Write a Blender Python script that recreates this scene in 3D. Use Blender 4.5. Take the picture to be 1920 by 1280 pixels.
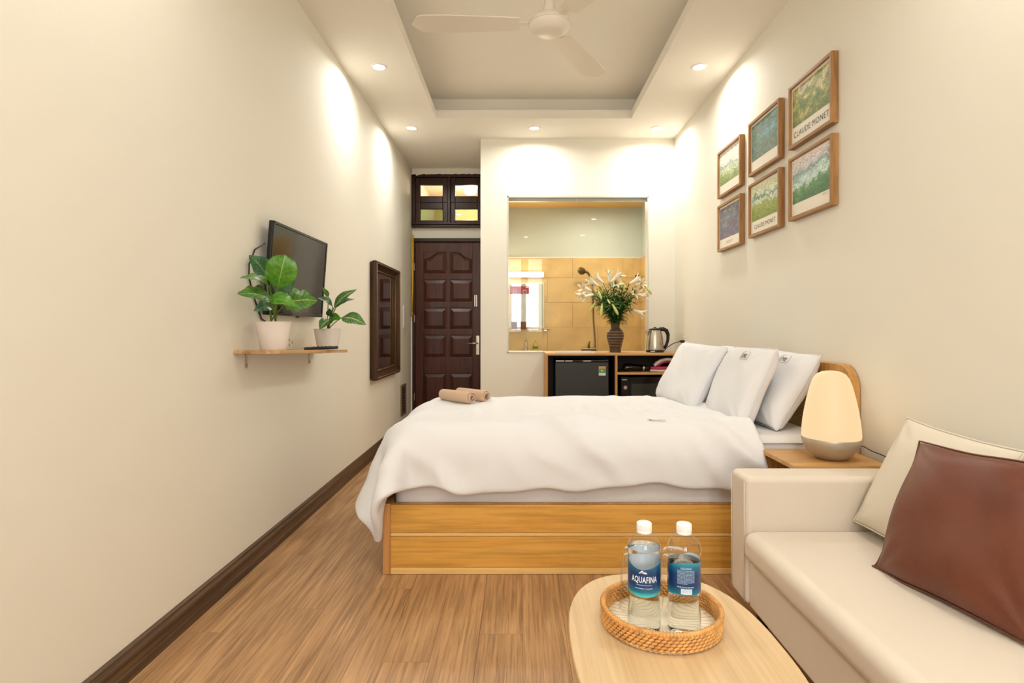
import bpy, bmesh, math, random, zlib, base64
import numpy as np
from mathutils import Vector, Matrix

for _o in list(bpy.data.objects):
    bpy.data.objects.remove(_o)
SC = bpy.context.scene
COL = SC.collection
PI = math.pi
F = 1090.0                      # focal length in pixels of the 1920 px wide frame
HC = 1.083                      # eye height

# ------------------------------------------------------------------ camera
cam_d = bpy.data.cameras.new('camera')
cam_d.sensor_width = 36.0
cam_d.lens = 36.0 * F / 1920.0
cam_d.shift_x = -13.0 / 1920.0
cam_d.shift_y = -28.0 / 1920.0
cam_d.clip_start = 0.02
cam = bpy.data.objects.new('camera', cam_d)
cam.location = (0, 0, HC)
cam.rotation_euler = (PI / 2, 0, 0)
COL.objects.link(cam)
SC.camera = cam

# ------------------------------------------------------------------ world, daylight, exposure
world = bpy.data.worlds.new('world')
SC.world = world
world.use_nodes = True
world.node_tree.nodes['Background'].inputs[0].default_value = (0.95, 0.97, 1.0, 1)
world.node_tree.nodes['Background'].inputs[1].default_value = 1.0
SC.view_settings.view_transform = 'Standard'
SC.view_settings.look = 'None'
SC.view_settings.gamma = 1.0
SC.view_settings.use_curve_mapping = False
SC.view_settings.exposure = 0.26
SC.cycles.adaptive_threshold = 0.05
SC.cycles.max_bounces = 7
SC.cycles.diffuse_bounces = 4
SC.cycles.glossy_bounces = 4
SC.cycles.transmission_bounces = 8
SC.cycles.transparent_max_bounces = 12
DOWNLIGHT_W = 6.3              # watts of each ceiling spot
DOWNLIGHT_C = (1.0, 0.985, 0.945)
day = bpy.data.lights.new('daylight', 'AREA')     # daylight entering by the balcony window behind the camera
day.shape = 'RECTANGLE'
day.size, day.size_y = 0.86, 1.70
day.energy = 54.0
day.color = (1.0, 0.99, 0.97)
day_o = bpy.data.objects.new('daylight', day)
day_o.location = (0.125, -1.72, 1.77)
day_o.rotation_euler = (PI / 2, 0, 0)            # shines into the room, along +Y
COL.objects.link(day_o)


# ------------------------------------------------------------------ helpers
def rgb(r, g, b):
    f = lambda c: (c / 255 / 12.92) if c / 255 <= 0.04045 else ((c / 255 + 0.055) / 1.055) ** 2.4
    return (f(r), f(g), f(b), 1.0)


def at(px, py, d):
    """the point at distance d that the photograph shows at pixel px, py"""
    s = F / d
    return Vector(((px - 973) / s, d, HC - (py - 612) / s))


class MB:
    """collects shapes; build() links them as one mesh object"""
    def __init__(self):
        self.v, self.f, self.uv = [], [], []

    def add(self, v, f, M=None):
        b = len(self.v)
        self.v += [tuple(M @ Vector(p)) if M is not None else tuple(p) for p in v]
        self.f += [tuple(b + i for i in q) for q in f]
        return self

    def box(self, x0, x1, y0, y1, z0, z1, M=None):
        v = [(x, y, z) for x in (x0, x1) for y in (y0, y1) for z in (z0, z1)]
        f = [(0, 1, 3, 2), (4, 6, 7, 5), (0, 4, 5, 1), (2, 3, 7, 6), (0, 2, 6, 4), (1, 5, 7, 3)]
        return self.add(v, f, M)

    def lathe(self, prof, n=32, c=(0, 0, 0), M=None, cap0=True, cap1=True):
        v, f = [], []
        for r, z in prof:
            for i in range(n):
                a = 2 * PI * i / n
                v.append((c[0] + r * math.cos(a), c[1] + r * math.sin(a), c[2] + z))
        m = len(prof)
        for k in range(m - 1):
            for i in range(n):
                j = (i + 1) % n
                f.append((k * n + i, k * n + j, (k + 1) * n + j, (k + 1) * n + i))
        if cap0: f.append(tuple(range(n - 1, -1, -1)))
        if cap1: f.append(tuple((m - 1) * n + i for i in range(n)))
        return self.add(v, f, M)

    def cyl(self, p, q, r, n=16, r2=None):
        p, q = Vector(p), Vector(q)
        return self.tube([p, q], [r, r if r2 is None else r2], n)

    def tube(self, pts, r, n=8, cap=True, flat=1.0):
        pts = [Vector(p) for p in pts]
        m = len(pts)
        rr = r if isinstance(r, (list, tuple)) else [r] * m
        v, f = [], []
        t0 = (pts[1] - pts[0]).normalized()
        up = Vector((0, 0, 1)) if abs(t0.z) < 0.9 else Vector((1, 0, 0))
        nrm = t0.cross(up).normalized()
        for k in range(m):
            t = (pts[min(k + 1, m - 1)] - pts[max(k - 1, 0)]).normalized()
            nrm = (nrm - t * nrm.dot(t)).normalized()
            b = t.cross(nrm)
            for i in range(n):
                a = 2 * PI * i / n
                v.append(pts[k] + (nrm * math.cos(a) + b * math.sin(a) * flat) * rr[k])
        for k in range(m - 1):
            for i in range(n):
                j = (i + 1) % n
                f.append((k * n + i, k * n + j, (k + 1) * n + j, (k + 1) * n + i))
        if cap:
            f.append(tuple(range(n - 1, -1, -1)))
            f.append(tuple((m - 1) * n + i for i in range(n)))
        return self.add(v, f)

    def prism(self, pts, z0, z1, M=None):
        """outline in x, y (counter clockwise) raised from z0 to z1"""
        n = len(pts)
        v = [(x, y, z0) for x, y in pts] + [(x, y, z1) for x, y in pts]
        f = [tuple(range(n - 1, -1, -1)), tuple(range(n, 2 * n))]
        f += [(i, (i + 1) % n, n + (i + 1) % n, n + i) for i in range(n)]
        return self.add(v, f, M)

    def ring(self, outer, inner, z0, z1, M=None):
        n = len(outer)
        v = [(x, y, z0) for x, y in outer] + [(x, y, z1) for x, y in outer] + [(x, y, z0) for x, y in inner] + [(x, y, z1) for x, y in inner]
        f = []
        for i in range(n):
            j = (i + 1) % n
            f += [(i, j, n + j, n + i), (2 * n + j, 2 * n + i, 3 * n + i, 3 * n + j),
                  (n + i, n + j, 3 * n + j, 3 * n + i), (j, i, 2 * n + i, 2 * n + j)]
        return self.add(v, f, M)

    def build(self, name, mat, parent=None, smooth=False, bevel=0, seg=2, world=True, sub=0, auto=None):
        me = bpy.data.meshes.new(name)
        me.from_pydata([tuple(p) for p in self.v], [], self.f)
        bm = bmesh.new(); bm.from_mesh(me)
        bmesh.ops.recalc_face_normals(bm, faces=bm.faces)
        bm.to_mesh(me); bm.free()
        o = bpy.data.objects.new(name, me)
        if mat is not None: me.materials.append(mat)
        COL.objects.link(o)
        if parent is not None:
            o.parent = parent
            if world:
                w = Vector((0, 0, 0)); p = parent
                while p is not None:
                    w += p.location; p = p.parent
                me.transform(Matrix.Translation(-w))
        if smooth:
            me.polygons.foreach_set('use_smooth', [True] * len(me.polygons))
        if bevel:
            b = o.modifiers.new('bevel', 'BEVEL'); b.width = bevel; b.segments = seg
            b.limit_method = 'ANGLE'; b.angle_limit = math.radians(40)
            me.polygons.foreach_set('use_smooth', [True] * len(me.polygons))
            w = o.modifiers.new('wn', 'WEIGHTED_NORMAL'); w.keep_sharp = True
        if auto is not None:
            me.polygons.foreach_set('use_smooth', [True] * len(me.polygons))
            me.set_sharp_from_angle(angle=math.radians(auto))
        if sub:
            s = o.modifiers.new('sub', 'SUBSURF'); s.levels = sub; s.render_levels = sub
        return o


def tag(o, label=None, cat=None, group=None, kind=None):
    if label: o['label'] = label
    if cat: o['category'] = cat
    if group: o['group'] = group
    if kind: o['kind'] = kind
    return o


def thing(name, label, cat, loc=(0, 0, 0), rz=0.0, group=None, kind=None):
    o = bpy.data.objects.new(name, None)
    o.empty_display_size = 0.05
    o.location = loc; o.rotation_euler = (0, 0, rz)
    COL.objects.link(o)
    return tag(o, label, cat, group, kind)


def copy_obj(src, parent, name=None, M=None):
    c = src.copy(); c.parent = parent
    COL.objects.link(c)
    if M is not None: c.matrix_local = M
    return c


def place(name, me, mat_local, parent):
    """an object of shared mesh data"""
    o = bpy.data.objects.new(name, me)
    COL.objects.link(o); o.parent = parent
    o.matrix_local = mat_local
    return o


def text_geo(s, size=1.0, align='CENTER', bold=0.0, spacing=1.0):
    cu = bpy.data.curves.new('lettering', 'FONT')
    cu.body = s; cu.size = size; cu.align_x = align; cu.align_y = 'CENTER'
    cu.offset = bold; cu.space_character = spacing; cu.resolution_u = 3
    o = bpy.data.objects.new('lettering', cu); COL.objects.link(o)
    dg = bpy.context.evaluated_depsgraph_get(); dg.update()
    me = o.evaluated_get(dg).to_mesh()
    v = [tuple(p.co) for p in me.vertices]; f = [tuple(p.vertices) for p in me.polygons]
    o.evaluated_get(dg).to_mesh_clear()
    bpy.data.objects.remove(o); bpy.data.curves.remove(cu)
    return v, f


def rrect(w, h, r, n=6, cx=0.0, cy=0.0):
    out = []
    for k, (sx, sy) in enumerate(((1, 1), (-1, 1), (-1, -1), (1, -1))):
        for i in range(n + 1):
            a = PI / 2 * k + PI / 2 * i / n
            out.append((cx + sx * (w / 2 - r) + r * math.cos(a), cy + sy * (h / 2 - r) + r * math.sin(a)))
    return out


def drape(x0, x1, y0, y1, z, nx, ny, boxes, pins, steps=200, iters=8, slack=(1.05, 1.015), weight=1.0, gap=0.018, seed=5):
    """a sheet laid flat at height z sinks over the given rounded boxes (min, max, radius) under its weight"""
    rng = np.random.default_rng(seed)
    gx, gy = np.meshgrid(np.linspace(x0, x1, nx), np.linspace(y0, y1, ny))
    gz = z + 0.006 * np.sin(3 * gx + 5 * gy) + 0.005 * np.sin(9 * gx - 4 * gy + 1) + 0.004 * rng.normal(size=gx.shape)
    P = np.stack([gx, gy, gz], -1).reshape(-1, 3)
    R = np.stack([gx * slack[0], gy * slack[1], 0 * gx], -1).reshape(-1, 3)
    I = np.arange(nx * ny).reshape(ny, nx)
    sets = []
    def pairs(a, b, k):
        a, b = a.ravel(), b.ravel()
        sets.append((a, b, np.linalg.norm(R[a] - R[b], axis=1), k))
    for o in (0, 1):                                   # weave: neighbours, diagonals, then every second one for stiffness
        pairs(I[:, o:-1:2], I[:, o + 1::2][:, :I[:, o:-1:2].shape[1]], 1.0)
        pairs(I[o:-1:2], I[o + 1::2][:I[o:-1:2].shape[0]], 1.0)
        pairs(I[o:-1:2, :-1], I[o + 1::2, 1:][:I[o:-1:2].shape[0]], 0.35)
        pairs(I[o:-1:2, 1:], I[o + 1::2, :-1][:I[o:-1:2].shape[0]], 0.35)
    for st, k in ((2, 0.10), (4, 0.03)):
        for o in range(2 * st):
            cols = [c for c in range(nx - st) if c % (2 * st) == o]
            rows_ = [c for c in range(ny - st) if c % (2 * st) == o]
            if cols: pairs(I[:, cols], I[:, [c + st for c in cols]], k)
            if rows_: pairs(I[rows_], I[[c + st for c in rows_]], k)
    w = np.ones(nx * ny)
    for (i, j) in pins: w[I[j, i]] = 0.0
    V = np.zeros_like(P)
    dt = 1 / 40.0
    for s in range(steps):
        Q = P.copy()
        V[:, 2] -= weight * dt * (w > 0)
        V *= 0.95
        P = P + V * dt * (w > 0)[:, None]
        hit = np.zeros(len(P), bool)
        for it in range(iters):
            for a, b, L0, k in sets:
                d = P[b] - P[a]
                L = np.sqrt((d * d).sum(1)) + 1e-9
                ws = w[a] + w[b] + 1e-9
                c = (k * (L - L0) / L / ws)[:, None] * d
                P[a] += c * w[a][:, None]; P[b] -= c * w[b][:, None]
            if it % 3 == 2 or it == iters - 1:
                for lo, hi, r in boxes:
                    lo_, hi_ = np.array(lo) + r, np.array(hi) - r
                    c = np.clip(P, lo_, hi_)
                    d = P - c
                    L = np.sqrt((d * d).sum(1))
                    out = (L > 1e-6) & (L < r + gap) & (w > 0)
                    P[out] = c[out] + d[out] / L[out][:, None] * (r + gap)
                    ins = (L <= 1e-6) & (w > 0)
                    if ins.any(): P[ins, 2] = hi[2] + gap
                    hit |= out | ins
                P[:, 2] = np.maximum(P[:, 2], 0.01)
        V = (P - Q) / dt
        V[hit] *= 0.25
    return P


# ------------------------------------------------------------------ materials
def nodes_of(name):
    m = bpy.data.materials.new(name); m.use_nodes = True
    nt = m.node_tree
    return m, nt, nt.nodes['Principled BSDF'], nt.links


def plain(name, c, rough=0.5, metal=0.0, spec=0.5, sheen=0.0, coat=0.0, bump=0.0, bscale=200.0, var=0.0, vscale=3.0, trans=0.0, ior=1.45, sss=0.0):
    m, nt, p, L = nodes_of(name)
    p.inputs['Base Color'].default_value = c
    p.inputs['Roughness'].default_value = rough
    p.inputs['Metallic'].default_value = metal
    p.inputs['Specular IOR Level'].default_value = spec
    p.inputs['Sheen Weight'].default_value = sheen
    p.inputs['Coat Weight'].default_value = coat
    p.inputs['Transmission Weight'].default_value = trans
    p.inputs['IOR'].default_value = ior
    tc = nt.nodes.new('ShaderNodeTexCoord')
    nz = nt.nodes.new('ShaderNodeTexNoise')
    nz.inputs['Scale'].default_value = bscale
    nz.inputs['Detail'].default_value = 3
    L.new(tc.outputs['Object'], nz.inputs['Vector'])
    if bump:
        bp = nt.nodes.new('ShaderNodeBump'); bp.inputs['Strength'].default_value = bump
        bp.inputs['Distance'].default_value = 0.002
        L.new(nz.outputs['Fac'], bp.inputs['Height']); L.new(bp.outputs['Normal'], p.inputs['Normal'])
    if var:
        n2 = nt.nodes.new('ShaderNodeTexNoise'); n2.inputs['Scale'].default_value = vscale
        n2.inputs['Detail'].default_value = 4
        L.new(tc.outputs['Object'], n2.inputs['Vector'])
        mx = nt.nodes.new('ShaderNodeMix'); mx.data_type = 'RGBA'
        mx.inputs[6].default_value = tuple(max(0, x * (1 - var)) for x in c[:3]) + (1,)
        mx.inputs[7].default_value = tuple(min(1, x * (1 + var)) for x in c[:3]) + (1,)
        L.new(n2.outputs['Fac'], mx.inputs[0]); L.new(mx.outputs[2], p.inputs['Base Color'])
    return m


def glow(name, c, s, lights=False):
    m, nt, p, L = nodes_of(name)
    p.inputs['Base Color'].default_value = c
    p.inputs['Emission Color'].default_value = c
    p.inputs['Emission Strength'].default_value = s
    if not lights: m.cycles.emission_sampling = 'NONE'     # a lamp object beside it carries its light
    return m


def wood(name, c1, c2, axis=1, fine=90.0, long=3.0, rough=0.45, bump=0.15, dark=0.35, contrast=(0.3, 0.7), space='Object', rand=0.0, spec=0.4):
    """long-grained wood; axis is the grain direction"""
    m, nt, p, L = nodes_of(name)
    N = nt.nodes.new
    if space == 'world':
        g = N('ShaderNodeNewGeometry'); src = g.outputs['Position']
    else:
        t = N('ShaderNodeTexCoord'); src = t.outputs['Object']
    if rand:
        oi = N('ShaderNodeObjectInfo')
        ad = N('ShaderNodeVectorMath'); ad.operation = 'MULTIPLY_ADD'
        cb = N('ShaderNodeCombineXYZ')
        for k in range(3): L.new(oi.outputs['Random'], cb.inputs[k])
        ad.inputs[1].default_value = (7.3, 13.7, 3.1)
        L.new(cb.outputs[0], ad.inputs[0]); L.new(src, ad.inputs[2]); src = ad.outputs[0]
    def stretched(s_fine, s_long, detail, dist=0.0):
        mp = N('ShaderNodeMapping')
        sc = [s_fine] * 3; sc[axis] = s_long
        mp.inputs['Scale'].default_value = sc
        L.new(src, mp.inputs['Vector'])
        nz = N('ShaderNodeTexNoise'); nz.inputs['Scale'].default_value = 1.0
        nz.inputs['Detail'].default_value = detail; nz.inputs['Roughness'].default_value = 0.6
        nz.inputs['Distortion'].default_value = dist
        L.new(mp.outputs[0], nz.inputs['Vector'])
        return nz
    a = stretched(fine * 0.22, long * 0.5, 5, 0.6)
    b = stretched(fine, long, 6, 0.2)
    r = N('ShaderNodeValToRGB'); e = r.color_ramp.elements
    e[0].position = contrast[0]; e[0].color = c1; e[1].position = contrast[1]; e[1].color = c2
    L.new(a.outputs['Fac'], r.inputs['Fac'])
    r2 = N('ShaderNodeValToRGB'); e = r2.color_ramp.elements
    e[0].position = 0.36; e[0].color = (1 - dark,) * 3 + (1,); e[1].position = 0.55; e[1].color = (1, 1, 1, 1)
    L.new(b.outputs['Fac'], r2.inputs['Fac'])
    mx = N('ShaderNodeMix'); mx.data_type = 'RGBA'; mx.blend_type = 'MULTIPLY'; mx.inputs[0].default_value = 1
    L.new(r.outputs[0], mx.inputs[6]); L.new(r2.outputs[0], mx.inputs[7])
    out = mx.outputs[2]
    if rand:
        hs = N('ShaderNodeHueSaturation')
        mr = N('ShaderNodeMapRange'); mr.inputs[3].default_value = 1 - rand; mr.inputs[4].default_value = 1 + rand
        L.new(oi.outputs['Random'], mr.inputs[0]); L.new(mr.outputs[0], hs.inputs['Value'])
        L.new(out, hs.inputs['Color']); out = hs.outputs[0]
    L.new(out, p.inputs['Base Color'])
    p.inputs['Roughness'].default_value = rough
    p.inputs['Specular IOR Level'].default_value = spec
    bp = N('ShaderNodeBump'); bp.inputs['Strength'].default_value = bump; bp.inputs['Distance'].default_value = 0.001
    L.new(b.outputs['Fac'], bp.inputs['Height']); L.new(bp.outputs['Normal'], p.inputs['Normal'])
    return m


def thin_glass(name, tint=(1, 1, 1, 1), refl=1.0, ior=1.5, rough=0.0):
    m = bpy.data.materials.new(name); m.use_nodes = True
    nt = m.node_tree; nt.nodes.clear(); N = nt.nodes.new; L = nt.links
    out = N('ShaderNodeOutputMaterial')
    tr = N('ShaderNodeBsdfTransparent'); tr.inputs[0].default_value = tint
    gl = N('ShaderNodeBsdfGlossy'); gl.inputs['Roughness'].default_value = rough
    fr = N('ShaderNodeFresnel'); fr.inputs['IOR'].default_value = ior
    mu = N('ShaderNodeMath'); mu.operation = 'MULTIPLY'; mu.inputs[1].default_value = refl; mu.use_clamp = True
    ge = N('ShaderNodeNewGeometry')                    # the inner side of the sheet does not mirror
    sb = N('ShaderNodeMath'); sb.operation = 'SUBTRACT'; sb.inputs[0].default_value = 1.0; L.new(ge.outputs['Backfacing'], sb.inputs[1])
    m2 = N('ShaderNodeMath'); m2.operation = 'MULTIPLY'; L.new(fr.outputs[0], m2.inputs[0]); L.new(sb.outputs[0], m2.inputs[1])
    L.new(m2.outputs[0], mu.inputs[0])
    mx = N('ShaderNodeMixShader')
    L.new(mu.outputs[0], mx.inputs[0]); L.new(tr.outputs[0], mx.inputs[1]); L.new(gl.outputs[0], mx.inputs[2])
    L.new(mx.outputs[0], out.inputs[0])
    return m


def leaf_mat(name, c_dark, c_light, c_vein, vein=0.035, side=8.0, rough=0.35, variegated=0.0):
    m, nt, p, L = nodes_of(name); N = nt.nodes.new
    uv = N('ShaderNodeUVMap'); sp = N('ShaderNodeSeparateXYZ'); L.new(uv.outputs[0], sp.inputs[0])
    def math_(op, a, b=None, c=None):
        n = N('ShaderNodeMath'); n.operation = op
        for k, q in enumerate((a, b, c)):
            if q is None: continue
            if isinstance(q, (int, float)): n.inputs[k].default_value = q
            else: L.new(q, n.inputs[k])
        return n.outputs[0]
    u, v = sp.outputs[0], sp.outputs[1]
    av = math_('ABSOLUTE', math_('SUBTRACT', v, 0.5))
    mid = math_('LESS_THAN', av, vein * 0.6)
    ph = math_('FRACT', math_('MULTIPLY', math_('SUBTRACT', u, math_('MULTIPLY', av, 0.55)), side))
    lat = math_('LESS_THAN', math_('ABSOLUTE', math_('SUBTRACT', ph, 0.5)), vein * 1.3)
    veins = math_('MAXIMUM', mid, math_('MULTIPLY', lat, 0.55))
    nz = N('ShaderNodeTexNoise'); nz.inputs['Scale'].default_value = 5; nz.inputs['Detail'].default_value = 5
    L.new(uv.outputs[0], nz.inputs['Vector'])
    r = N('ShaderNodeValToRGB'); e = r.color_ramp.elements
    e[0].position = 0.35; e[0].color = c_dark; e[1].position = 0.68; e[1].color = c_light
    L.new(nz.outputs['Fac'], r.inputs['Fac'])
    base = r.outputs[0]
    if variegated:
        n2 = N('ShaderNodeTexNoise'); n2.inputs['Scale'].default_value = 22; n2.inputs['Detail'].default_value = 3
        L.new(uv.outputs[0], n2.inputs['Vector'])
        sp_ = math_('GREATER_THAN', math_('SUBTRACT', n2.outputs['Fac'], math_('MULTIPLY', av, 0.45)), 1 - variegated)
        mx = N('ShaderNodeMix'); mx.data_type = 'RGBA'; L.new(sp_, mx.inputs[0]); L.new(base, mx.inputs[6]); mx.inputs[7].default_value = c_vein
        base = mx.outputs[2]
    mx = N('ShaderNodeMix'); mx.data_type = 'RGBA'
    L.new(veins, mx.inputs[0]); L.new(base, mx.inputs[6]); mx.inputs[7].default_value = c_vein
    L.new(mx.outputs[2], p.inputs['Base Color'])
    p.inputs['Roughness'].default_value = rough
    return m


M = {}
M['wall'] = plain('cream wall paint', rgb(234, 229, 215), 0.75, spec=0.25, bump=0.08, bscale=350)
M['ceil'] = plain('ceiling paint', rgb(240, 234, 222), 0.8, spec=0.2)
M['white'] = plain('white plastic', rgb(238, 232, 222), 0.4)
M['offwhite'] = plain('off white plastic', rgb(225, 218, 205), 0.45)
M['blackp'] = plain('black plastic', rgb(20, 20, 20), 0.35)
M['blackg'] = plain('gloss black', rgb(10, 10, 11), 0.12)
M['chrome'] = plain('chrome', rgb(215, 212, 205), 0.15, metal=1)
M['steel'] = plain('brushed steel', rgb(200, 192, 180), 0.27, metal=1)
M['silver'] = plain('satin silver', rgb(190, 180, 165), 0.42, metal=0.7)
M['joint'] = plain('dark joint', rgb(62, 42, 28), 0.8)
M['floor'] = wood('vinyl oak planks', rgb(150, 110, 74), rgb(206, 162, 114), 1, 120, 3.2, 0.38, 0.14, 0.38, (0.25, 0.75), 'world', 0.05)
M['basebd'] = wood('dark skirting', rgb(66, 45, 28), rgb(112, 84, 58), 1, 160, 2.0, 0.4, 0.2, 0.4, (0.3, 0.7), 'world')
M['bedwood'] = wood('honey oak board', rgb(210, 150, 62), rgb(232, 178, 90), 0, 70, 3.0, 0.4, 0.08, 0.22, (0.25, 0.75), 'world')
M['bedlight'] = wood('pale honey oak strip', rgb(232, 184, 108), rgb(244, 206, 138), 0, 80, 2.0, 0.4, 0.05, 0.1, (0.25, 0.75), 'world')
M['bedpost'] = wood('honey oak edge', rgb(196, 134, 70), rgb(216, 160, 98), 2, 120, 2.5, 0.45, 0.08, 0.25, (0.3, 0.7), 'world')
M['oak_y'] = wood('oak along depth', rgb(178, 128, 66), rgb(205, 156, 92), 1, 80, 3.0, 0.42, 0.08, 0.22, (0.3, 0.7), 'world')
M['oak_z'] = wood('oak upright', rgb(186, 132, 66), rgb(210, 158, 90), 2, 80, 3.0, 0.42, 0.08, 0.22, (0.3, 0.7), 'world')
M['oak_x'] = wood('oak across', rgb(190, 140, 80), rgb(214, 168, 108), 0, 80, 3.0, 0.42, 0.06, 0.18, (0.3, 0.7), 'world')
M['tabletop'] = wood('pale ash veneer', rgb(198, 166, 122), rgb(214, 184, 140), 1, 130, 2.2, 0.42, 0.05, 0.10, (0.3, 0.7), 'world')
M['frame'] = wood('picture frame wood', rgb(150, 104, 56), rgb(188, 140, 86), 2, 90, 5.0, 0.5, 0.1, 0.3, (0.3, 0.7), 'world')
M['frame_y'] = wood('picture frame wood rail', rgb(140, 98, 56), rgb(180, 134, 84), 1, 90, 5.0, 0.5, 0.1, 0.3, (0.3, 0.7), 'world')
M['door'] = wood('dark red door wood', rgb(62, 28, 17), rgb(92, 46, 29), 2, 90, 3.0, 0.3, 0.1, 0.3, (0.3, 0.7), 'world')
M['doordark'] = wood('dark door frame wood', rgb(40, 18, 12), rgb(62, 30, 20), 2, 90, 3.0, 0.3, 0.1, 0.3, (0.3, 0.7), 'world')
M['mirrorframe'] = wood('old brown frame wood', rgb(48, 28, 14), rgb(84, 54, 28), 2, 80, 4.0, 0.35, 0.2, 0.45, (0.3, 0.7), 'world')
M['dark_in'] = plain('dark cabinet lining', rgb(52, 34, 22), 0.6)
M['mirror'] = plain('mirror glass', rgb(205, 205, 200), 0.02, metal=1)
M['duvet'] = plain('white cotton', rgb(229, 228, 229), 0.85, spec=0.15, sheen=0.15, bump=0.12, bscale=600)
M['sheet'] = plain('white bed sheet', rgb(230, 227, 226), 0.85, spec=0.15, bump=0.1, bscale=500)
M['pillow'] = plain('white pillow cotton', rgb(229, 228, 229), 0.85, spec=0.15, bump=0.12, bscale=600)
M['towel'] = plain('beige terry', rgb(222, 186, 152), 0.95, spec=0.05, sheen=0.4, bump=0.9, bscale=900)
M['sofa'] = plain('cream faux leather', rgb(220, 208, 192), 0.5, spec=0.35, bump=0.12, bscale=420)
M['linen'] = plain('beige canvas cushion', rgb(222, 212, 194), 0.9, spec=0.1, bump=0.4, bscale=900)
M['leather'] = plain('brown faux leather', rgb(104, 56, 38), 0.42, spec=0.45, bump=0.35, bscale=260, var=0.25, vscale=9)
M['pot'] = plain('white plastic pot', rgb(240, 230, 222), 0.45)
M['rattan'] = wood('woven rattan', rgb(206, 142, 74), rgb(232, 178, 108), 2, 40, 40, 0.5, 0.2, 0.25, (0.3, 0.7))
M['cane'] = plain('cane strips', rgb(228, 192, 124), 0.5, var=0.2, vscale=60)
M['bathtile'] = plain('ochre wall tile', rgb(214, 181, 124), 0.25, var=0.34, vscale=4)
M['bathgrout'] = plain('tile grout', rgb(184, 142, 84), 0.8)
M['bathpaint'] = plain('pale bathroom paint', rgb(200, 208, 204), 0.7)
M['green_stem'] = plain('green stem', rgb(92, 122, 42), 0.5)

# ================================================================== THE SETTING
XL, XR = -1.203, 1.464          # side walls
YB, YD, YF = 5.466, 6.53, -1.6  # glazed wall, entrance wall, balcony wall behind the camera
ZC, ZT = 2.848, 3.05            # lower ceiling, recessed ceiling
XA = -0.361                     # corner of the entrance niche
T = 0.1


def structure(o, label, cat):
    return tag(o, label, cat, kind='structure')


# floor: slab with separate planks
fl = MB().box(XL - T, XR + T, YF - T, 7.9, -0.12, -0.006).build('floor', M['joint'])
structure(fl, 'brown oak-look plank floor running towards the door', 'floor')
PW, PL = 0.152, 1.22
pm = MB().box(0.0004, PW - 0.0004, 0.0005, PL - 0.0005, -0.006, 0.0).build('plank', M['floor'], fl)
plank_me = pm.data
bpy.data.objects.remove(pm)
rnd = random.Random(4)
i = 0
x = XL
while x < XR - 0.001:
    off = (i * 0.43) % 1.0 * PL
    y = YF - off
    w = min(PW, XR - x)
    while y < 6.53:
        ya, yb = max(y, YF), min(y + PL, 6.56)
        if yb - ya > 0.02:
            place('plank', plank_me, Matrix.Translation((x, ya, 0)) @ Matrix.Diagonal((w / PW, (yb - ya) / PL, 1, 1)), fl)
        y += PL
    x += PW; i += 1

structure(MB().box(XL - T, XL, YF - T, 7.9, 0, 3.2).build('wall_left', M['wall']),
          'long cream wall with the television and the little shelf', 'wall')
structure(MB().box(XR, XR + T, YF - T, YB, 0, 3.2).build('wall_right', M['wall']),
          'cream wall with the six framed prints', 'wall')
# glazed wall with its opening
WX0, WX1, WZ0, WZ1 = -0.11, 1.219, 0.837, 2.312
b = MB()
b.box(XA, WX0, YB, YB + T, 0, ZC + 0.05).box(WX1, XR + T, YB, YB + T, 0, ZC + 0.05)
b.box(WX0, WX1, YB, YB + T, 0, WZ0).box(WX0, WX1, YB, YB + T, WZ1, ZC + 0.05)
structure(b.build('wall_back', M['wall']), 'cream wall around the bathroom window behind the cabinet', 'wall')
structure(MB().box(XA, XA + T, YB + T, 7.9, 0, ZC + 0.05).build('wall_niche', M['wall']),
          'side wall of the entrance niche beside the door', 'wall')
# entrance wall around door and fanlight
DZ, TZ0, TZ1 = 2.05, 2.19, 2.80
b = MB()
b.box(XL, XA, YD + 0.02, YD + 0.12, DZ, TZ0).box(XL, XA, YD + 0.02, YD + 0.12, TZ1, ZC + 0.05)
structure(b.build('wall_entrance', M['wall']), 'narrow cream band between the dark door and the fanlight', 'wall')
# wall behind the camera with a two-leaf window
BX0, BX1, BZ0, BZ1 = -0.30, 0.55, 0.92, 2.6
b = MB()
b.box(XL, BX0, YF - T, YF, 0, 3.2).box(BX1, XR, YF - T, YF, 0, 3.2)
b.box(BX0, BX1, YF - T, YF, 0, BZ0).box(BX0, BX1, YF - T, YF, BZ1, 3.2)
structure(b.build('wall_front', M['wall']), 'cream wall with the daylight window facing the bed', 'wall')
w3 = MB()
for xa, xb in ((BX0, 0.095), (0.155, BX1)):
    w3.box(xa, xa + 0.05, YF - 0.07, YF - 0.03, BZ0, BZ1).box(xb - 0.05, xb, YF - 0.07, YF - 0.03, BZ0, BZ1)
    w3.box(xa, xb, YF - 0.07, YF - 0.03, BZ0, BZ0 + 0.05).box(xa, xb, YF - 0.07, YF - 0.03, BZ1 - 0.05, BZ1)
w3.box(0.095, 0.155, YF - 0.07, YF - 0.03, BZ0, BZ1)
structure(w3.build('window_3', M['white'], bevel=0.004), 'white two-leaf window frame with daylight facing the bed', 'window')

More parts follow.
